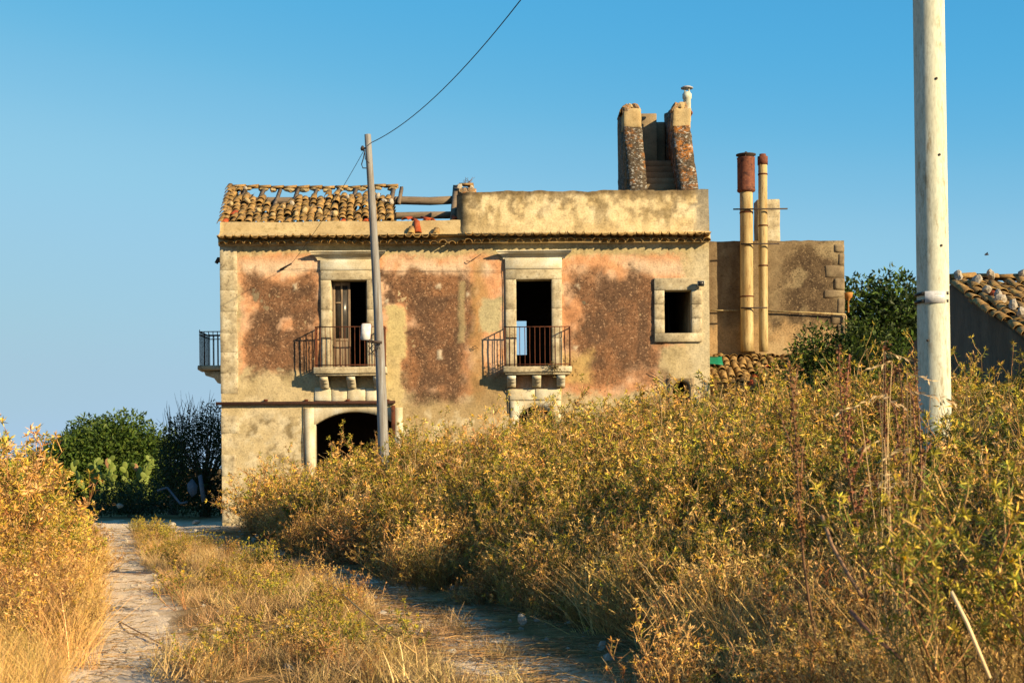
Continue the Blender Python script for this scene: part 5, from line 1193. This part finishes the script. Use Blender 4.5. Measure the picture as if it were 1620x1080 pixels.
def oats(px, py, d, n, label, seed):
    rng = np.random.default_rng(seed); c_ = P(px, py, d); g_ = float(ground_z(c_.x, c_.y)); root = thing('wild_oat', (c_.x, c_.y, g_), label, 'dried plant'); mb = MB(); st_ = MB()
    for k in range(n):
        b_ = Vector((c_.x+rng.normal()*.06, c_.y+rng.normal()*.06, g_)); tp_ = c_+Vector((rng.normal()*.10, rng.normal()*.08, rng.normal()*.10)); bend_ = tp_+Vector((rng.choice([-1, 1])*.14, 0, -.05)); st_.tube([b_, lerp(b_, tp_, .5), tp_, bend_], [.003, .003, .002, .0015], 4, (.5, .36, .17))
        for q in range(9): p = lerp(tp_, bend_, q/8); mb.leaves([tuple(p)], [tuple(np.array([bend_.x-tp_.x, 0, -.10])*3+rng.normal(size=3)*.25)], .045, .011, np.array([.50, .38, .2]))
    st_.build('stem', M['straw'], root)['kind'] = 'stuff'; mb.build('spikelets', M['straw'], root)['kind'] = 'stuff'
oats(1383, 580, 8.8, 3, 'wild oat with pale drooping spikelets between the two tallest dock stalks', 1); oats(1432, 640, 8.4, 5, 'wild oats with pale spikelets at the foot of the concrete pole', 2); oats(1400, 740, 7.5, 5, 'wild oats with pale spikelets low among the thistles below the dock stalks', 3)
# near, out-of-focus thistle bush at the right edge
nb_ = thing('near_thistle_bush', (2.25, 6.2, .8), 'large out-of-focus dark green thistle bush at the right edge', 'thistle bush')
for i, (x, y, s_, a) in enumerate(((2.3, 6.6, 1.0, 0), (2.5, 6.4, 1.15, 1.3), (2.3, 7.2, 1.1, 4), (2.6, 7.2, 1.2, 5))):
    o_ = ob('branching_stem', THN[i % 4], nb_, (x, y, float(ground_z(x, y))), (R(-.1, .1), R(-.1, .1), a), s_)
# canes and straws lying about
def cane(pts, r, col, label, nm='fallen_cane'):
    mb = MB(); mb.tube(pts, r, 7, col); tag(mb.build(nm, M['straw'], smooth=True), label, 'dry stalk')
cane([P(1300, 815, 8.2), P(1316, 862, 8.1), P(1340, 905, 8.0), P(1365, 945, 7.9)], .011, (.27, .15, .085), 'brown bare cane leaning through the grass at lower right')
cane([P(1505, 935, 6.2), P(1530, 985, 6.15), P(1566, 1072, 6.1)], .008, (.7, .52, .3), 'pale straw cane slanting down at the lower right corner')
cane([P(1345, 965, 7.4), P(1385, 1010, 7.3), P(1425, 1040, 7.2)], .011, (.2, .11, .065), 'dark brown bent cane near the bottom right, below the leaning brown cane')
def onground(px, py):
    for d in np.arange(4, 60, .04):
        p = P(px, py, d)
        if p.z < float(ground_z(p.x, p.y))+.02: break
    return p
cane([onground(188, 982), onground(262, 1022), onground(350, 1066)], .008, (.62, .42, .2), 'long straw lying across the left wheel rut', 'fallen_straw')
cane([onground(528, 962)+Vector((0, 0, .25)), onground(590, 1015)+Vector((0, 0, .2)), onground(660, 1065)+Vector((0, 0, .15))], .008, (.6, .38, .12), 'long golden straw slanting over the grass strip', 'fallen_straw')
# limestone rocks on the bank
for i, (px, py, d, s_, l) in enumerate(((1468, 825, 8.3, 0.22, 'largest white limestone rock half hidden below the concrete pole'), (1598, 835, 7.6, 0.17, 'white limestone rock at the right edge among thistles'), (1308, 862, 9.0, 0.080, 'small white limestone rock beside the leaning brown cane'), (1520, 850, 8.0, 0.080, 'white limestone rock between the two larger rocks'), (826, 995, 13.2, .045, 'small pale stone at the foot of the thicket beside the right rut'))):
    p = onground(px, py)+Vector((0, 0, .10)); tag(ob('limestone_rock', rock_mesh('limestone_rock', 80+i, 3, .45), None, p, (R(0, 3), R(0, 3), R(0, 3)), (s_*1.3, s_, s_*.8)), l, 'rock', 'white rocks on the bank')
# plants on the right balcony
def tuft(px, py, d, n, label, seed):
    rng = np.random.default_rng(seed); c_ = P(px, py, d); mb = MB()
    for k in range(n):
        q = c_+Vector((rng.normal()*.14, -abs(rng.normal())*.05, rng.normal()*.10+.02)); mb.tube([c_, lerp(c_, q, .5)+Vector((0, 0, .04)), q], .004, 3, (.2, .13, .06))
        mb.leaves(np.tile(np.array(q), (5, 1)), rng.normal(size=(5, 3)), .06, .02, hsvj((.17, .12, .045), 5, .4, rng))
    tag(mb.build('dry_weed', M['straw']), label, 'weed')
tuft(877, 583, 39.45, 26, 'dry weed growing over the front edge of the right balcony', 5); tuft(905, 580, 39.7, 14, 'small dry weed on the right corner of the right balcony', 6); tuft(790, 578, 39.85, 16, 'small dry weed on the wall left of the right balcony', 7)
# bird
bc = P(1561, 403, 60); mb = MB(); mb.tube([bc+Vector((-.10, 0, -.01)), bc+Vector((-.04, 0, .0)), bc+Vector((.05, 0, .01)), bc+Vector((.10, 0, .02))], [.008, .03, .028, .008], 6)
mb.add([tuple(bc+Vector(q)) for q in ((-.03, 0, .02), (.04, 0, .02), (.0, -.16, .09), (-.05, -.15, .08), (.0, .16, .09), (-.05, .15, .08))], [(0, 1, 2, 3), (1, 0, 5, 4)])
tag(mb.build('bird', M['iron'], usecol=False), 'tiny dark bird flying above the tiled outbuilding', 'bird')
